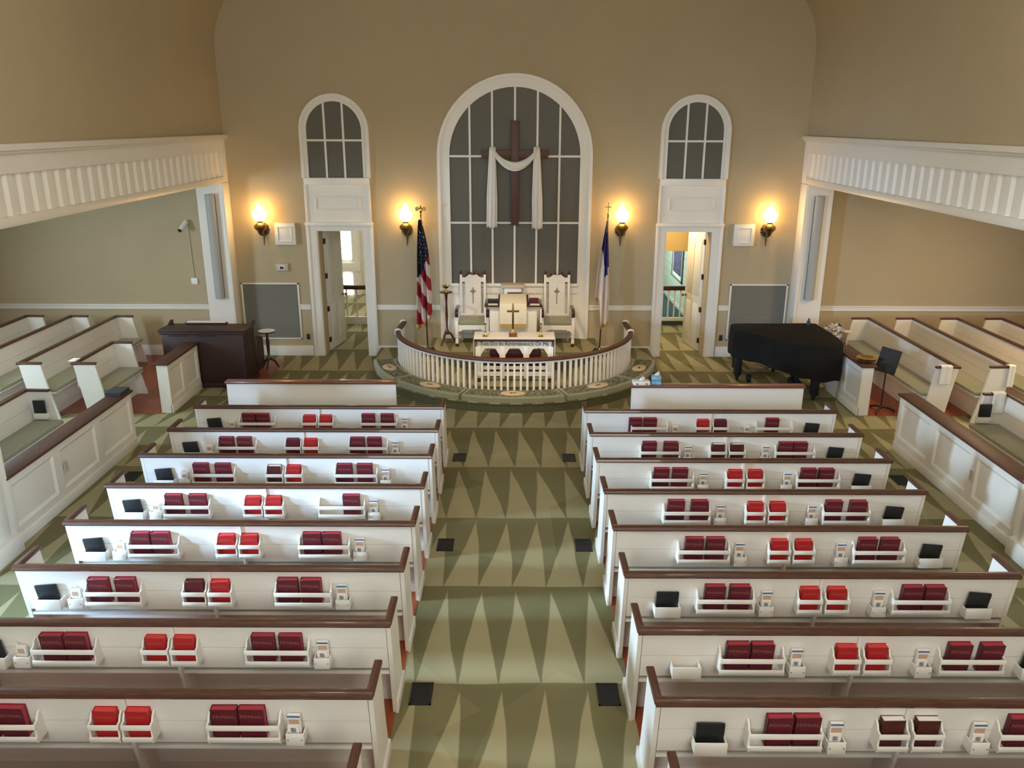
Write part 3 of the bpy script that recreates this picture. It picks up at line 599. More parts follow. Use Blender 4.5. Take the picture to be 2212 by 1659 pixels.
# throne chairs
def throne(x, lab):
    t = thing('bishop_chair', lab, 'chair', (x, 14.87, .36), group='tall chairs either side of the pulpit')
    for sx in (-1, 1):
        lg = MB().box(-.028, .028, -.03, .03, .05, .13).lathe([(.03, .13), (.03, .145), (.02, .155), (.032, .175), (.032, .20), (.02, .21), (.03, .225)], 10).box(-.028, .028, -.03, .03, .22, .49).build('front_leg', 'white', t, (sx*.285, 0, 0), bevel=.003)
        MB().box(-.03, .03, -.032, .032, 0, .06).build('foot', 'mahog', lg)
        lg = MB().box(-.022, .022, -.02, .025, 0, 1.27).build('back_post', 'white', t, (sx*.222, .46, 0), bevel=.003)
        MB().lathe([(.02, 1.27), (.012, 1.28), (.026, 1.30), (.026, 1.32), (.01, 1.345), (.002, 1.35)], 10).build('finial', 'mahog', lg, smooth=True)
        pl = [(-.05, .60), (-.05, .66), (.02, .69), (.12, .70), (.44, .695), (.44, .655), (.1, .655), (.0, .63), (-.005, .56), (-.045, .56)]
        MB().prism(pl, 'x', -.032, .032).build('armrest', 'mahog', t, (sx*.285, 0, 0), bevel=.008)
        MB().box(-.025, .025, -.025, .03, .49, .565).build('arm_post', 'white', t, (sx*.285, 0, 0), bevel=.003)
        B(-.015, .015, .03, .44, .30, .40).build('side_rail', 'white', t, (sx*.26, 0, 0)); B(-.012, .012, .03, .44, .16, .2).build('stretcher', 'white', t, (sx*.26, 0, 0))
    B(-.262, .262, 0, .47, .38, .41).build('seat_board', 'white', t)
    MB().box(-.255, .255, -.02, .44, .405, .495).build('seat_cushion', 'cushion', t, bevel=.028, seg=3)
    sc = [(-.26, .39), (-.26, .275)]+[(-.26+.52*k/40, .275+.045*min(1, 5*min(k/40, 1-k/40))+.008*sin(k*1.25)) for k in range(1, 40)]+[(.26, .275), (.26, .39)]
    MB().prism(sc, 'y', -.015, .01).build('scalloped_apron', 'white', t); B(-.26, .26, .42, .44, .16, .2).build('stretcher', 'white', t)
    bp = [(-.15, .49), (.15, .49), (.15, 1.13), (-.15, 1.13)]
    MB().prism(bp, 'y', .45, .475).build('back_splat', 'white', t); B(-.2, .2, .445, .48, .48, .53).build('lower_back_rail', 'white', t)
    tr = [(-.205, 1.13), (.205, 1.13), (.205, 1.22), (.15, 1.215), (.11, 1.24), (.07, 1.275), (.035, 1.265), (0, 1.25), (-.035, 1.265), (-.07, 1.275), (-.11, 1.24), (-.15, 1.215), (-.205, 1.22)]
    MB().prism(tr, 'y', .445, .48).build('top_rail', 'white', t)
    for sx in (-1, 1):
        MB().tube([(sx*x_, .462, z_) for x_, z_ in ((.20, 1.245), (.185, 1.228), (.155, 1.225), (.125, 1.24), (.10, 1.27), (.075, 1.295), (.05, 1.30), (.03, 1.288), (.028, 1.272))], [.012, .016, .019, .02, .021, .022, .021, .019, .015], 8).build('crest_scroll', 'mahog', t, smooth=True)
    em = MB().box(-.006, .006, .441, .451, .72, 1.03).box(-.055, .055, .441, .451, .948, .960)
    em.tube([(.034*cos(2*PI*k/20), .446, .954+.034*sin(2*PI*k/20)) for k in range(21)], .0045, 6); em.build('cross_emblem', 'oldbrass', t)
throne(-.78, 'white high backed chair with green seat left of the pulpit'); throne(.80, 'white high backed chair with green seat right of the pulpit')
s = thing('pedestal_stand', 'dark tripod pedestal stand beside the left chair', 'stand', (-1.26, 15.0, .36))
MB().lathe([(.10, .985), (.115, .99), (.115, 1.005), (.10, 1.01)], 20).build('top', 'mahog', s, smooth=True)
MB().lathe([(.03, .20), (.045, .24), (.022, .30), (.018, .42), (.026, .55), (.018, .8), (.03, .96), (.05, .985)], 12).build('stem', 'mahog', s, smooth=True)
for k in range(3):
    a = PI/2+2*PI*k/3+.5; MB().tube([(0, 0, .25), (.08*cos(a), .08*sin(a), .20), (.15*cos(a), .15*sin(a), .07), (.19*cos(a), .19*sin(a), .018)], [.03, .024, .018, .018]).build('leg', 'mahog', s, smooth=True)
s = thing('brass_bowl', 'small brass footed bowl on the dark tripod stand', 'bowl', (-1.26, 15.0, 1.37))
MB().lathe([(.035, 0), (.03, .01), (.012, .03), (.012, .05), (.05, .07), (.075, .11), (.07, .112), (.045, .08), (.001, .07)], 18).build('bowl', 'brass', s, smooth=True)
# flags
def flagpole(x, lab, lean):
    f = thing('flag_on_stand', lab, 'flag', (x, 14.95, .17))
    MB().box(-.13, .13, -.13, .13, 0, .05).box(-.09, .09, -.09, .09, .05, .10).build('base', 'mahog', f, bevel=.008)
    MB().lathe([(.035, .10), (.03, .13), (.02, .14), (.02, .18)], 12).build('socket', 'brass', f, smooth=True)
    MB().tube([(0, 0, .12), (lean, 0, 2.58)], .014, 10).build('pole', 'mahog', f, smooth=True); return f
f = flagpole(-1.62, 'striped flag with starred navy field on a pole left of the chancel', -.06)
def usf(u, v):   # u around the folds, v down
    z = 2.52-1.98*v*(1-.10*u**2); half = .02+.135*min(1, v*1.35)**.8+.015*sin(v*6)
    ang = (u-.5)*2
    return (-.075+.02*v-.0+half*ang*.95+.02*sin(v*4)+.03*v, -.05-.07*cos(u*PI*5)*min(1, .25+v)-.02, z+.03*ang*v)
def usm(u, v):
    if v > .965: return 3
    if v < .42+.10*(1-u)-.05*(u > .55): return 0
    return 1 if int((v*7.5-u*2.6+20)) % 2 == 0 else 2
cl = MB().grid(usf, 30, 70, mf=usm).build('flag_cloth', ['navy', 'flagred', 'flagwhite', 'goldband'], f, smooth=True, solid=.004)
q = MB()
for k in range(22):
    u = .12+.76*((k*.381) % 1); v = .10+.30*k/22; P = Vector(usf(u, v)); e = 1e-3
    nn = (Vector(usf(u+e, v))-P).cross(Vector(usf(u, v+e))-P).normalized()
    if nn.y > 0: nn = -nn
    Tn = Matrix.Translation(P+nn*.004) @ nn.to_track_quat('Z', 'Y').to_matrix().to_4x4()
    q.prism([((.017 if j % 2 == 0 else .007)*cos(PI/2+PI*j/5), (.017 if j % 2 == 0 else .007)*sin(PI/2+PI*j/5)) for j in range(10)], 'z', 0, .002, Tn)
q.build('stars', 'flagwhite', f)
ea = MB().lathe([(.012, 2.58), (.02, 2.60), (.01, 2.62), (.03, 2.65), (.035, 2.69), (.02, 2.72), (.012, 2.735), (.016, 2.75), (.001, 2.765)], 10, (-.06, 0, 0))
for sx in (-1, 1): ea.prism([(-.06+sx*.01, 2.71), (-.06+sx*.06, 2.745), (-.06+sx*.10, 2.72), (-.06+sx*.085, 2.66), (-.06+sx*.05, 2.67)], 'y', -.01, .01)
ea.build('eagle_finial', 'brass', f, smooth=True)
MB().tube([(-.06, -.03, 2.55), (-.035, -.06, 2.47), (-.04, -.065, 2.36)], .012, 6).build('gold_cord', 'goldband', f)
f = flagpole(1.60, 'white flag with blue corner on a pole right of the chancel', .07)
def cf(u, v):
    half = .015+.115*min(1, v*1.5)
    top = 2.50; L_ = 2.02 if u > .35 else 1.42+.25*u
    return (.055-.02*v+half*(u-.55)*1.7-.03*v*(u < .35), -.055-.06*cos(u*PI*5+.6)*min(1, .2+v), top-L_*v*(1-.06*u))
def cm(u, v):
    if v > .97: return 3
    if v < (.34+.16*u if u < .55 else .52-.10*(u-.55) if u < .8 else .44): return 0 if not (.52 < u < .62 and v < .36) else 1
    return 2
MB().grid(cf, 30, 60, mf=cm).build('flag_cloth', ['royal', 'flagred', 'flagwhite', 'goldband'], f, smooth=True, solid=.004)
q = MB().lathe([(.012, 2.58), (.022, 2.61), (.01, 2.64), (.006, 2.66)], 10, (.07, 0, 0)).box(.063, .077, -.006, .006, 2.65, 2.80).box(.03, .11, -.006, .006, 2.735, 2.75)
for dx, dz_ in ((-.045, 2.742), (.045, 2.742), (0, 2.805)): q.lathe([(.001, -.014), (.014, 0), (.001, .014)], 8, (.07+dx, 0, dz_))
q.build('cross_finial', 'brass', f)
MB().tube([(.068, -.03, 2.55), (.05, -.06, 2.47), (.045, -.065, 2.30)], .010, 6).build('gold_cord', 'goldband', f)
# ============================================================ ORGAN, PIANO, SCREENS
o_ = thing('organ_console', 'dark mahogany organ console with its back to the pews', 'organ', (-5.255, 13.45, 0))
B(-.69, .69, 0, .60, .06, .98).build('case', 'organ', o_, bevel=.006); B(-.71, .71, -.02, .64, 0, .08).build('plinth', 'organ', o_, bevel=.004)
MB().prism([(-.03, .98), (.52, .98), (.52, 1.0), (-.03, 1.015)], 'x', -.735, .735).build('lid', 'organ', o_, bevel=.004)
B(-.72, .72, -.015, .02, .93, .975).build('back_moulding', 'organ', o_, bevel=.006)
for x0, x1 in ((-.56, -.24), (-.10, .24)): B(x0, x1, -.006, .004, .90, .915).build('vent_slot', 'black', o_)
for x in (-.73, .69): MB().prism([(.36, .99), (.56, .99), (.56, 1.06), (.50, 1.05)], 'x', x, x+.04).build('desk_cheek', 'organ', o_)
B(-.45, .28, .46, .50, 1.0, 1.03).build('music_desk', 'organ', o_)
for k in range(4): B(.69, .70, .06+.14*k, .08+.14*k, .1, .92).build('side_rib', 'organ', o_)
MB().box(.58, .72, .60, .98, .10, .66).build('key_desk_cheek', 'organ', o_, bevel=.03)
tag(B(-.42, .25, 0, .12, 0, .008).build('music_sheets', 'paper', None, (-5.255, 13.89, 1.031)), 'white music sheets lying along the top of the organ', 'paper')
t = thing('round_table', 'small round table with dark stem beside the organ', 'table', (-4.50, 14.55, 0))
MB().lathe([(.135, .70), (.15, .705), (.15, .72), (.14, .725)], 24).build('table_top', 'mahog', t, smooth=True)
MB().lathe([(.03, .18), (.045, .22), (.022, .28), (.03, .42), (.036, .52), (.02, .62), (.03, .68), (.06, .70)], 12).build('stem', 'mahog', t, smooth=True)
for k in range(3):
    a = -PI/2+2*PI*k/3; MB().tube([(0, 0, .22), (.1*cos(a), .1*sin(a), .15), (.17*cos(a), .17*sin(a), .02)], [.03, .022, .018]).build('leg', 'mahog', t, smooth=True)
tag(MB().lathe([(.001, .0), (.15, .0), (.152, .006), (.001, .012)], 24).build('doily', 'linen', None, (-4.50, 14.55, .725), smooth=True), 'round white mat on the small table beside the organ', 'mat')
# screens
def screen(nm, lab, xs, y0, y1, npan, sgn, rise=.78):
    # xs: nave face X; wall goes outward by .16
    s = thing(nm, lab, 'partition', (xs, (y0+y1)/2, 0)); hl = (y1-y0)/2
    a, b = sorted((0, sgn*.15))
    B(a, b, -hl, hl, 0, rise).build('core', 'white', s)
    fx0, fx1 = sorted((0, -sgn*.022))
    gx0, gx1 = sorted((0, -sgn*.010))
    B(*sorted((-sgn*.012, -sgn*.034)), -hl, hl, 0, .12).build('base_board', 'white', s, bevel=.004)
    pw = 2*hl/npan; q = MB()
    q.box(fx0, fx1, -hl, hl, .12, .20).box(fx0, fx1, -hl, hl, .70, rise)
    for k in range(npan+1):
        yy = -hl+pw*k; c0, c1 = max(-hl, yy-.07), min(hl, yy+.07); q.box(fx0, fx1, c0, c1, .20, .70)
    q.build('stile_and_rail_frame', 'white', s)
    for k in range(npan):
        ya, ye = -hl+pw*k+.07, -hl+pw*(k+1)-.07; e = -sgn*.022; g = -sgn*.002; d = .045
        MB().prism([(e, .20), (e, .208), (g, .20+d), (g, .20)], 'y', ya, ye).build('panel_moulding', 'white', s)
        MB().prism([(e, .70), (e, .692), (g, .70-d), (g, .70)], 'y', ya, ye).build('panel_moulding', 'white', s)
        MB().prism([(e, ya), (e, ya+.008), (g, ya+d), (g, ya)], 'z', .20, .70).build('panel_moulding', 'white', s)
        MB().prism([(e, ye), (e, ye-.008), (g, ye-d), (g, ye)], 'z', .20, .70).build('panel_moulding', 'white', s)
        B(*sorted((0, -sgn*.003)), ya+.03, ye-.03, .23, .67).build('panel', 'white', s)
    c0, c1 = sorted((-sgn*.05, sgn*.19))
    B(c0, c1, -hl-.03, hl+.03, rise, rise+.035).build('cap', 'capwood_y', s, bevel=.008)
    return s
sc1 = screen('panelled_screen', 'long white panelled partition with dark cap along the left choir bay', -5.33, 7.86, 10.80, 3, -1)
B(.026, .04, -.40, -.33, .40, .52).build('switch_plate', 'plastic', sc1)
screen('panelled_screen', 'short white panelled partition beside the organ', -5.36, 12.14, 13.39, 2, -1)
sc2 = screen('panelled_screen', 'long white panelled partition with dark cap along the right choir bay', 5.33, 7.86, 10.75, 3, 1)
B(-.04, -.026, -.55, -.48, .40, .52).build('switch_plate', 'plastic', sc2)
screen('panelled_screen', 'short white panelled partition beside the piano', 5.36, 12.11, 13.5, 2, 1)
b = bookbox('closed_book', 'slate blue book on the end of the left panelled partition', (-5.42, 10.66, .817), .11, .14, .045, 'bluebook', 'bluebook')
# front pew screens
for lab, x0, x1, yy in (('white front partition with red-brown cap before the left pews', -4.02, -1.66, 10.95), ('white front partition with red-brown cap before the right pews', 1.62, 3.99, 10.82)):
    s = thing('front_pew_partition', lab, 'partition', ((x0+x1)/2, yy, 0)); hw = (x1-x0)/2
    B(-hw, hw, 0, .05, 0, .865).build('board', 'white', s); B(-hw, hw, .045, .075, 0, .14).build('base_board', 'white', s)
    B(-hw-.02, hw+.02, -.025, .115, .865, .90).build('cap', 'redwood', s, bevel=.008)
    for k in range(3):
        xx = -hw+.12+k*(2*hw-.24)/3; B(xx+.05, xx+(2*hw-.24)/3-.05, .05, .062, .2, .78).build('panel', 'white', s, bevel=.005)
def tissue(lab, loc, w, d, hgt, m, rz):
    t = thing('tissue_box', lab, 'tissue box', loc, rz); B(-w, w, -d, d, 0, hgt).build('carton', m, t, bevel=.004)
    if m == 'paper':
        for x in (-.08, .05): B(x, x+.035, -d-.001, -d+.002, .01, hgt*.5).build('printed_flower', 'bluecard', t)
    else: B(-w-.001, w+.001, -d-.001, d+.001, hgt*.45, hgt*.55).build('printed_band', 'bluecard', t)
    q = MB().grid(lambda u, v: ((v-.5)*.07*(1-.4*u)+.02*u+.006*sin(9*v), .012*sin(v*8+u*3), hgt-.005+.06*u*(.7+.3*sin(v*PI))), 6, 12); q.build('tissue', 'linen', t, smooth=True, solid=.003)
tissue('low white tissue box on the right front partition', (1.75, 10.87, .902), .115, .06, .055, 'paper', .05)
tissue('blue cube tissue box on the right front partition', (1.96, 10.89, .902), .065, .055, .12, 'blue', -.1)
# piano
p = thing('grand_piano', 'grand piano hidden under a black fitted cover', 'piano', (4.5, 13.6, 0))
def sm(pts, n=6):
    out = []; m = len(pts)
    for i in range(m):
        a, b, c_, d_ = (Vector(pts[(i+j-1) % m]) for j in range(4))
        for k in range(n):
            t_ = k/n; out.append(tuple(.5*((2*b)+(-a+c_)*t_+(2*a-5*b+4*c_-d_)*t_*t_+(-a+3*b-3*c_+d_)*t_**3)))
    return out
ol = [(-.68, .56), (-.72, .30), (-.70, .05), (-.40, -.28), (-.12, -.78), (.26, -.93), (.66, -.90), (.80, -.74), (.85, -.2), (.83, .45), (.78, .62), (.2, .61), (-.4, .60)]
ol = sm([(x*1.0, y) for x, y in ol], 6); nO = len(ol)
cv = MB(); rings = []
def off(s_, z, dz_=0):
    return [(x*s_, y*s_, z+(dz_*sin(i*.9)+dz_*.6*sin(i*.37+1))) for i, (x, y) in enumerate(ol)]
lower = [(x*1.015, y*1.015, .50-.12*max(0, min(1, (x+.2)/.6))*(1 if y < 0 else .3)+.012*sin(i*1.1)) for i, (x, y) in enumerate(ol)]
rings = [lower, [(x*1.012*(1+.006*sin(i*1.3)), y*1.012*(1+.006*sin(i*1.7)), .72) for i, (x, y) in enumerate(ol)], off(1.0, .945), off(.994, .968), off(.975, .976)]
vs = [v for r in rings for v in r]; fs = []
for i in range(len(rings)-1):
    for j in range(nO): fs.append((i*nO+j, i*nO+(j+1) % nO, (i+1)*nO+(j+1) % nO, (i+1)*nO+j))
vs.append((.1, -.05, .978)); c0 = len(vs)-1; k0 = (len(rings)-1)*nO
fs += [(k0+j, k0+(j+1) % nO, c0) for j in range(nO)]
MB().add(vs, fs).build('cover', 'blackcloth', p, smooth=True)
MB().prism([(x*.95, y*.95) for x, y in ol], 'z', .62, .92).build('case', 'blackiron', p)
for x, y in ((-.55, .38), (.42, -.74), (.50, .42)):
    lg = MB().prism([(x-.06, y-.06), (x+.06, y-.06), (x+.06, y+.06), (x-.06, y+.06)], 'z', .10, .64).build('leg', 'blackiron', p, bevel=.01)
    MB().lathe([(.04, .06), (.05, .08), (.05, .11)], 10, (x, y, 0)).tube([(x-.02, y, .04), (x+.02, y, .04)], .04, 12).build('caster', 'blackiron', lg)
MB().box(.28, .34, .0, .05, .1, .62).box(.28, .34, -.22, -.17, .1, .62).box(.25, .4, -.26, .09, .06, .14).build('pedal_lyre', 'blackiron', p)
t = thing('piano_bench', 'black piano bench behind the covered piano', 'bench', (4.42, 14.62, 0))
B(-.38, .38, -.18, .18, .44, .50).build('seat', 'black', t, bevel=.015)
for sx in (-1, 1):
    for sy in (-1, 1): B(sx*.33-.025, sx*.33+.025, sy*.13-.025, sy*.13+.025, 0, .44).build('leg', 'blackiron', t)
t = thing('dolly_wheel', 'black caster dolly under the piano', 'dolly', (4.12, 13.85, 0)); MB().tube([(-.03, 0, .07), (.03, 0, .07)], .07, 14).build('wheel', 'blackiron', t); MB().tube([(0, 0, .1), (-.12, .12, .2)], .012).build('strut', 'blackiron', t)
t = thing('water_bottle', 'small blue bottle standing on the covered piano', 'bottle', (5.15, 14.08, .975)); MB().lathe([(.03, 0), (.032, .01), (.032, .07), (.016, .085), (.016, .10)], 12).build('body', 'bluebottle', t, smooth=True); MB().lathe([(.018, .10), (.018, .118), (.001, .12)], 10).build('cap', 'bluebottle', t, smooth=True)
t = thing('wrapped_bundle', 'crumpled zebra patterned bundle between piano and choir pew', 'bundle', (5.86, 14.7, 0))
MB().lathe([(.10, 0), (.10, .50), (.08, .52)], 14).build('stand', 'bronze', t, smooth=True)
bmx = MB().grid(lambda u, v: ((.16+.035*sin(7*u*PI+9*v)+.02*sin(23*v+11*u))*sin(PI*(.04+.92*v))*cos(2*PI*u)*1.05, (.16+.035*sin(7*u*PI+9*v)+.02*sin(31*u))*sin(PI*(.04+.92*v))*sin(2*PI*u), .66-.20*cos(PI*(.04+.92*v))+.02*sin(19*u)), 30, 18); bmx.build('patterned_wrap', 'foil', t, smooth=False)
t = thing('paper_plate', 'white plate resting beside the zebra patterned bundle', 'plate', (6.10, 14.66, .70)); MB().lathe([(.001, 0), (.07, 0), (.10, .014), (.10, .018), (.07, .006), (.001, .006)], 18).build('dish', 'paper', t, smooth=True); MB().lathe([(.05, -.70), (.015, -.68), (.015, -.005), (.05, -.001)], 10).build('pedestal', 'white', t)
t = thing('offering_plates', 'stack of brass offering plates on the short right partition', 'plates', (5.46, 12.32, .817))
for k in range(3): MB().lathe([(.07, .0), (.10, .006), (.135, .028), (.15, .03), (.15, .034), (.13, .034), (.09, .012), (.001, .01)], 26, (.006*k, .004*k, .018*k)).build('plate', 'brass', t, smooth=True)
t = thing('music_stand', 'black music stand in the gap by the right choir bay', 'music stand', (5.80, 12.33, 0))
Td = Matrix.Translation((.0, -.03, .84)) @ Matrix.Rotation(math.radians(-34), 4, 'Z') @ Matrix.Rotation(math.radians(-10), 4, 'X') @ Matrix.Rotation(math.radians(9), 4, 'Y')
MB().box(-.15, .15, -.004, .004, -.19, .19, Td).build('desk', 'blackiron', t, bevel=.002); MB().box(-.15, .15, -.004, .05, -.198, -.190, Td).build('lip', 'blackiron', t)
MB().tube([(0, 0, .03), (0, 0, .80)], .011, 10).build('shaft', 'blackiron', t, smooth=True)
for k in range(3):
    a = PI/2+.35+2*PI*k/3; MB().tube([(0, 0, .07), (.10*cos(a), .10*sin(a), .065), (.22*cos(a), .22*sin(a), .015)], [.016, .018, .014]).build('leg', 'blackiron', t, smooth=True)
# ============================================================ PEWS
def yb(z): return (.88-z)*.155
def make_pew(name, label, hl, loc, rz, group, racks=None, divider=True):
    p = thing(name, label, 'pew', loc, rz, group)
    def slab(z0, z1, y_add=0, th=.03): return [(yb(z0)+y_add, z0), (yb(z1)+y_add, z1), (yb(z1)+y_add+th, z1), (yb(z0)+y_add+th, z0)]
    MB().prism(slab(.655, .865), 'x', -hl+.02, hl-.02).build('back_upper_board', 'white', p)
    MB().prism(slab(.455, .649), 'x', -hl+.02, hl-.02).build('back_lower_board', 'white', p)
    MB().prism(slab(.46, .86, .008, .015), 'x', -hl+.02, hl-.02).build('back_core', 'white', p)
    pr = [(-.022, .862), (.045, .862), (.052, .875), (.045, .895), (.025, .903), (-.002, .903), (-.022, .895), (-.029, .875)]
    MB().prism(pr, 'x', -hl-.02, hl+.02).build('cap_rail', 'capwood', p, smooth=True)
    B(-hl+.02, hl-.02, .075, .47, .395, .42).build('seat', 'white', p)
    B(-hl+.025, hl-.025, .085, .49, .42, .475).build('seat_cushion', 'cushion', p, bevel=.02)
    B(-hl+.02, hl-.02, .30, .325, .0, .395).build('kick_panel', 'white', p); B(-hl+.02, hl-.02, .285, .30, 0, .10).build('kick_base', 'white', p)
    for sx in (-1, 1):
        e = MB().prism([(.005, .868), (.33, .868), (.40, .44), (.50, .0), (.135, 0)], 'x', sx*hl-.016, sx*hl+.016).build('end_panel', 'white', p)
        MB().prism([(-.01, .868), (.345, .866), (.352, .882), (.345, .898), (.02, .903), (-.01, .895)], 'x', sx*hl-.027, sx*hl+.027).build('arm_cap', 'capwood_y', e, bevel=.008)
        if divider: MB().prism([(.125, 0), (.525, 0), (.505, .11), (.13, .11)], 'x', sx*hl+sx*.016-.014, sx*hl+sx*.016+.014).build('end_base', 'white', e, bevel=.003)
    if divider:
        MB().prism([(yb(.86)-.018, .86), (yb(.45)-.03, .45), (.135, 0), (.30, 0), (.30, .40), (yb(.45)+.01, .45), (yb(.86)+.01, .86)], 'x', -.012, .012).build('centre_support', 'white', p)
    return p
def rack(p, x, w):
    h = w/2; r = MB().box(-h, h, -.05, .055, .552, .562).build('book_rack', 'white', p, (x, 0, 0))
    for sx in (-1, 1):
        MB().prism([(-.055, .552), (.056, .552), (.03, .745), (.012, .752), (-.012, .735), (-.03, .70), (-.055, .695)], 'x', sx*h-.006, sx*h+.006).build('rack_side', 'white', r)
    for z0, z1 in ((.655, .692), (.572, .600)): B(-h-.006, h+.006, -.066, -.055, z0, z1).build('rack_slat', 'white', r, bevel=.002)
    return r
def pad_holder(p, x):
    r = MB().box(-.105, .105, -.052, -.04, .515, .61).build('pad_holder', 'white', p, (x, 0, 0), bevel=.002)
    MB().box(-.105, -.095, -.04, .058, .515, .60).box(.095, .105, -.04, .058, .515, .60).box(-.105, .105, -.04, .06, .515, .525).build('pad_holder_tray', 'white', r)
def card_holder(p, x):
    r = MB().box(-.058, .058, -.045, -.035, .525, .615).build('card_holder', 'white', p, (x, 0, 0), bevel=.002)
    MB().box(-.058, -.05, -.035, .055, .525, .61).box(.05, .058, -.035, .055, .525, .61).box(-.058, .058, -.035, .057, .525, .535).build('card_holder_tray', 'white', r)
    for s_ in (-1, 1): MB().lathe([(.004, 0), (.004, .002), (.001, .003)], 8, T=Matrix.Translation((s_*.044, -.045, .57)) @ Matrix.Rotation(PI/2, 4, 'X')).build('screw', 'bronze', r)
LX, RX, HL = -2.50, 2.475, 1.575
LYS = [9.92, 9.10, 8.31, 7.53, 6.73, 5.94, 5.17, 4.39, 3.61]; RYS = [9.80, 8.99, 8.22, 7.43, 6.66, 5.86, 5.09, 4.33, 3.55]
def pewlab(side, i): return 'white pew with dark wood cap rail, %s block, %s row from chancel' % (side, ORD[i])
Lp = make_pew('church_pew', pewlab('left', 0), HL, (LX, LYS[0], 0), 0, 'nave pews')
for x in (-3.29, -1.735): rack(Lp, x-LX, .455)
for x in (-2.625, -2.415): rack(Lp, x-LX, .185)
pad_holder(Lp, -3.84-LX)
for x in (-3.615, -1.415): card_holder(Lp, x-LX)
Rp = make_pew('church_pew', pewlab('right', 0), HL, (RX, RYS[0], 0), 0, 'nave pews')
for x in (1.705, 3.285): rack(Rp, x-RX, .455)
for x in (2.385, 2.605): rack(Rp, x-RX, .185)
pad_holder(Rp, 3.76-RX)
for x in (2.04, 2.95): card_holder(Rp, x-RX)
for i in range(1, 9):
    dup(Lp, (LX, LYS[i], 0), 0, pewlab('left', i)); q_ = dup(Rp, (RX, RYS[i], 0), 0, pewlab('right', i))
    if i in (5, 6, 7): pad_holder(q_, 1.24-RX)
# ---- books in the racks
def book_proto(nm, w, h, th, cov, pg, letter):
    b = thing(nm, '', 'book')
    c_ = MB().box(-w/2, w/2, -th/2, -th/2+.004, 0, h).box(-w/2, w/2, th/2-.004, th/2, 0, h).box(-w/2, -w/2+.005, -th/2, th/2, 0, h); c_.build('cover', cov, b, bevel=.0015, seg=1)
    B(-w/2+.005, w/2-.004, -th/2+.004, th/2-.004, .003, h-.005).build('pages', pg, b)
    if letter: text_obj('title_lettering', letter, w*.26, .0004, 'gold_ink', b, (0, -th/2-.0006, h*.70), smallcaps=True)
    return b
P_h = book_proto('hymnal', .165, .235, .05, 'maroon', 'redpage', 'Hymnal')
P_r = book_proto('pew_bible', .145, .215, .052, 'redcover', 'redpage2', None)
P_w = book_proto('pew_bible', .145, .215, .052, 'brown', 'paper', None)
P_d = book_proto('pew_bible', .145, .215, .052, 'maroon', 'maroon', None)
B(-.05, .05, -.0266, -.0256, .165, .17).build('title_rule', 'gold_ink', P_r)
lean = .09
def put(proto, x, Y, z, label, group, dy=0.0, tw=0):
    o = dup(proto, (x, Y+yb(z)-.040+dy, z), 0, label); o.rotation_euler = (lean+random.uniform(-.01, .01), 0, tw+random.uniform(-.02, .02)); o['group'] = group; return o
fold = thing('attendance_pad', '', 'folder'); B(-.09, .09, -.008, .008, 0, .20).build('cover', 'black', fold, bevel=.002); B(-.085, .085, -.005, .005, .004, .203).build('sheets', 'black', fold)
cards = thing('card_packet', '', 'cards')
B(-.04, .04, -.012, .012, 0, .20).build('tall_cards', 'paper', cards); B(-.0402, .0402, -.0135, -.012, .185, .20).build('blue_heading', 'bluecard', cards)
B(-.034, .034, -.0135, -.012, .13, .17).build('printed_text', 'tancard', cards); B(-.042, .03, -.024, -.0136, 0, .125).build('short_cards', 'paper', cards); B(-.022, .012, -.0255, -.024, .075, .11).build('printed_picture', 'inkcard', cards)
cards2 = thing('card_packet', '', 'cards')
B(-.04, .03, -.012, .012, 0, .15).build('cards', 'paper', cards2); B(-.03, .02, -.0135, -.012, .09, .13).build('printed_text', 'tancard', cards2); B(-.044, -.028, .0, .012, .05, .17).build('pencil_sleeve', 'acrylic', cards2)
LB = [([-3.40, -3.22], ['r', 'r'], [-1.87, -1.63]), ([-3.41, -3.20], ['d', 'r'], [-1.86, -1.66]), ([-3.43, -3.19], ['w', 'r'], [-1.86, -1.64]), ([-3.42, -3.18], ['r', 'r'], [-1.64]),
      ([-3.405, -3.225], ['r', 'r'], [-1.845, -1.668]), ([-3.41, -3.19], ['d', 'r'], [-1.86, -1.67]), ([-3.38, -3.205], ['r', 'r'], [-1.84, -1.64]), ([-3.40, -3.22], ['r', 'r'], [-1.86, -1.685])]
RB = [([1.53, 1.715], ['r', 'd'], [3.26]), ([1.58, 1.83], ['w', 'w'], [3.175, 3.345]), ([1.59, 1.79], ['r', 'r'], [3.18, 3.37]), ([1.60, 1.83], ['r', 'r'], [3.16, 3.40]),
      ([1.62, 1.81], ['r', 'r'], [3.18, 3.38]), ([1.62, 1.82], ['r', 'r'], [3.215, 3.395]), ([1.605, 1.78], ['r', 'r'], [3.20, 3.43]), ([1.67, 1.845], ['w', 'w'], [3.20, 3.39])]
PR = {'r': P_r, 'w': P_w, 'd': P_d}; CN = {'r': 'red', 'w': 'white-edged brown', 'd': 'dark maroon'}
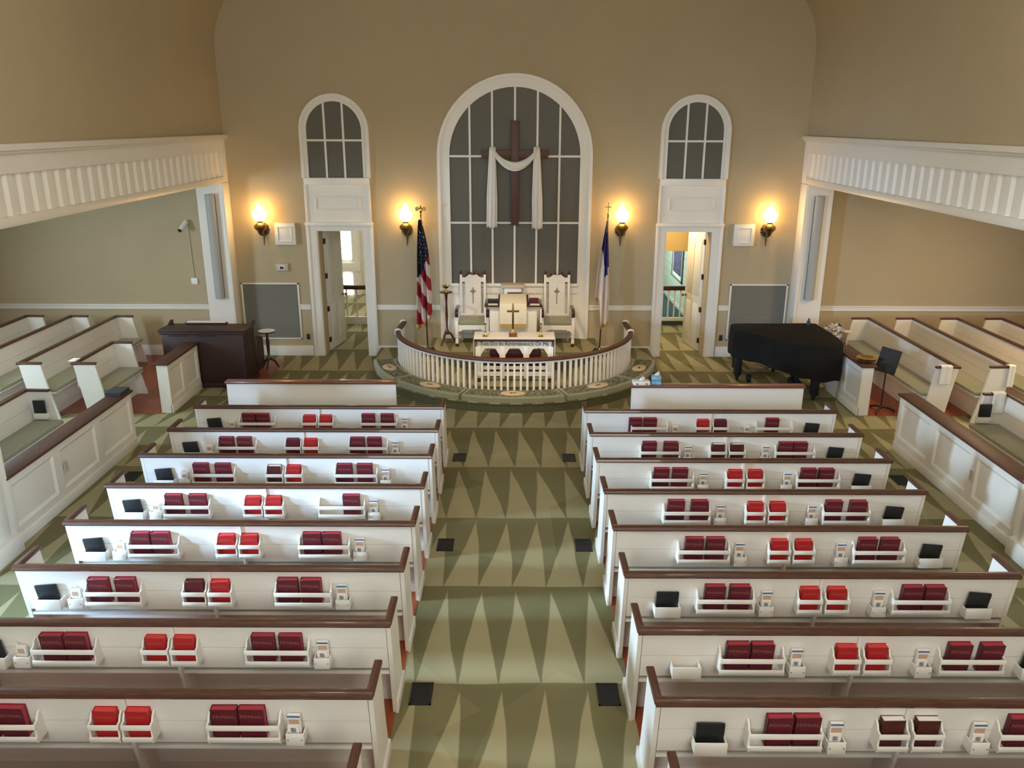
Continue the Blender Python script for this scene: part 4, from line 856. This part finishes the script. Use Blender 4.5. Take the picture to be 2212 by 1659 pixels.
for side, T_, YS in (('left', LB, LYS), ('right', RB, RYS)):
    inner = (lambda x, X: abs(x) < abs(X))
    for i in range(8):
        A, sm_, Bk = T_[i]; Y = YS[i]; rowt = '%s row, %s block' % (ORD[i], side)
        racksets = (('outer', A), ('aisle', Bk)) if side == 'left' else (('aisle', A), ('outer', Bk))
        for rn, xs in racksets:
            for j, x in enumerate(xs):
                if len(xs) == 1: lb = 'single maroon hymnal in the %s rack, %s from chancel' % (rn, rowt)
                else: lb = 'maroon hymnal, %s of two in the %s rack, %s from chancel' % (('left', 'right')[j], rn, rowt)
                put(P_h, x, Y, .564, lb, 'hymnals in the pew racks')
        for j, (x, k) in enumerate(zip((-2.625, -2.415) if side == 'left' else (2.385, 2.605), sm_)):
            put(PR[k], x, Y, .564, '%s small book %s of pew centre divider, %s from chancel' % (CN[k], ('left', 'right')[j], rowt), 'small books by the pew dividers')
        xf = -3.84 if side == 'left' else 3.76
        o = put(fold, xf, Y, .527, 'black pad in holder at wall end, %s from chancel' % rowt, 'black pads on the pews', tw=0); o.rotation_euler.y = (.08 if side == 'left' else -.08)*-1
        for rn, x in (('outer', -3.615 if side == 'left' else 2.95), ('aisle', -1.415 if side == 'left' else 2.04)):
            pr_ = cards2 if (side == 'left' and rn == 'outer') or (side == 'right' and i == 0) else cards
            put(pr_, x+random.uniform(-.008, .008), Y, .537, 'white card packet in %s holder, %s from chancel' % (rn, rowt), 'card packets in the pew holders')
        if side == 'right' and i in (5, 7): put(fold, 1.24, Y, .527, 'black pad in holder at aisle end, %s from chancel' % rowt, 'black pads on the pews')
for pr_ in (P_h, P_r, P_w, P_d, fold, cards, cards2):
    for ch in list(pr_.children):
        bpy.data.objects.remove(ch)
    bpy.data.objects.remove(pr_)
# ---- choir bay pews (turned to face the nave)
for lab, xb, y0, y1 in (('choir pew with green cushion, left bay, against the outer side', -9.12, 11.87, 15.0), ('choir pew with green cushion, left bay, third from the nave', -8.29, 11.87, 15.0), ('choir pew with green cushion, left bay, second from the nave', -7.45, 11.87, 15.0),
        ('short choir pew with green cushion left of the organ', -6.63, 11.87, 13.10), ('choir pew with green cushion behind the long left partition', -6.63, 7.95, 10.57),
        ('choir pew with green cushion, right bay, nearest the piano', 6.63, 11.80, 15.0), ('choir pew with green cushion, right bay, second from the nave', 7.45, 11.82, 15.0), ('choir pew with green cushion, right bay, third from the nave', 8.28, 11.82, 15.0), ('choir pew with green cushion, right bay, against the outer side', 9.11, 11.82, 15.0),
        ('choir pew with green cushion behind the long right partition', 6.65, 7.95, 10.53)):
    make_pew('choir_pew', lab, (y1-y0)/2, (xb, (y0+y1)/2, 0), -PI/2 if xb < 0 else PI/2, 'choir bay pews', divider=False)
def towel(lab, x, y, ax, w, drop, drop2):
    # cloth folded over a pew cap: ax 'y' hangs over an end panel (normal along y)
    t = MB()
    def fn(u, v):
        s_ = v*(drop+drop2+.07); xx = (u-.5)*w; wav = .004*sin(u*11)
        if s_ < drop: a_, z = -.04-wav-.01, .91-drop+s_
        elif s_ < drop+.07: a_, z = -.04+(s_-drop), .912
        else: a_, z = .036+wav, .91-(s_-drop-.07)
        return (xx, a_, z) if ax == 'y' else (a_, xx, z)
    t.grid(fn, 10, 40); o = t.build('white_towel', 'linen', None, (x, y, 0), smooth=True, solid=.008); tag(o, lab, 'towel'); return o
towel('white towel over the end of the right choir pew nearest the piano', 6.43, 11.80, 'y', .17, .28, .1)
towel('white towel over the corner of the second right choir pew', 7.42, 11.83, 'y', .10, .33, .1)
towel('white towel over the end of the pew behind the long right partition', 6.50, 10.53, 'y', .17, .28, .1)
t = MB().box(-.05, .05, -.09, .09, .906, .914).box(.046, .054, -.09, .09, .50, .914).build('white_towel', 'linen', None, (-6.66, 11.97, 0), bevel=.002); t['label'] = 'white cloth over the near corner of the short left choir pew'; t['category'] = 'towel'
for lab, x, y in (('black pad in holder on the left choir pew end behind the partition', -6.42, 10.57), ('black pad in holder on the right choir pew end behind the partition', 6.33, 10.53)):
    t = thing('attendance_pad', lab, 'folder', (x, y, 0)); B(-.08, .08, -.075, -.055, .56, .76).build('cover', 'black', t, bevel=.002); B(-.09, .09, -.09, -.018, .50, .58).build('pad_holder', 'white', t, bevel=.003)
# ============================================================ FLOOR REGISTERS
def register(lab, x, y, w=.175, d=.27):
    t = thing('floor_register', lab, 'floor vent', (x, y, 0), group='black floor registers')
    q = MB().box(-w/2, w/2, -d/2, -d/2+.015, 0, .007).box(-w/2, w/2, d/2-.015, d/2, 0, .007).box(-w/2, -w/2+.015, -d/2, d/2, 0, .007).box(w/2-.015, w/2, -d/2, d/2, 0, .007); q.build('frame', 'darkvent', t)
    B(-w/2+.01, w/2-.01, -d/2+.01, d/2-.01, -.003, .002).build('backing', 'black', t)
    n_ = 11; b_ = B(-.003, .003, -d/2+.015, d/2-.015, .001, .006).build('louvre_bar', 'darkvent', t, (-w/2+.02, 0, 0))
    for k in range(1, n_):
        o = b_.copy(); C.objects.link(o); o.parent = t; o.location = (-w/2+.02+(w-.04)*k/(n_-1), 0, 0)
for nm, sg in (('left', -1), ('right', 1)):
    for yy, dd in ((10.38, 'nearest the chancel'), (7.95, 'halfway down the aisle'), (5.52, 'nearest the camera')): register('black floor register on the %s side of the aisle, %s' % (nm, dd), sg*.745, yy)
register('black floor register beside the left pews in the side aisle', -4.92, 9.72, .2, .3); register('black floor register beside the right pews in the side aisle', 4.94, 9.68, .2, .3)
# ---- aisle windows (beyond the picture edges)
for sgn, ys in ((-1, (2.2, 5.6, 10.6)), (1, (6.3, 10.6))):
    for i, yy in enumerate(ys):
        x0, x1 = sorted((sgn*10.2, sgn*10.14)); n_ = 5+i+(3 if sgn > 0 else 0)
        wn = MB().box(x0, x1, yy-.95, yy-.78, .5, 3.3).box(x0, x1, yy+.78, yy+.95, .5, 3.3).box(x0, x1, yy-.95, yy+.95, 3.2, 3.35).box(x0, x1, yy-.95, yy+.95, .5, .62).build('window_%d' % n_, 'trim'); st(wn, 'white framed daylight window in the %s outer aisle wall' % ('left' if sgn < 0 else 'right'), 'window')
        a, b = sorted((sgn*10.2, sgn*10.185)); B(a, b, yy-.78, yy+.78, .62, 3.2).build('pane', 'acrylic', wn)
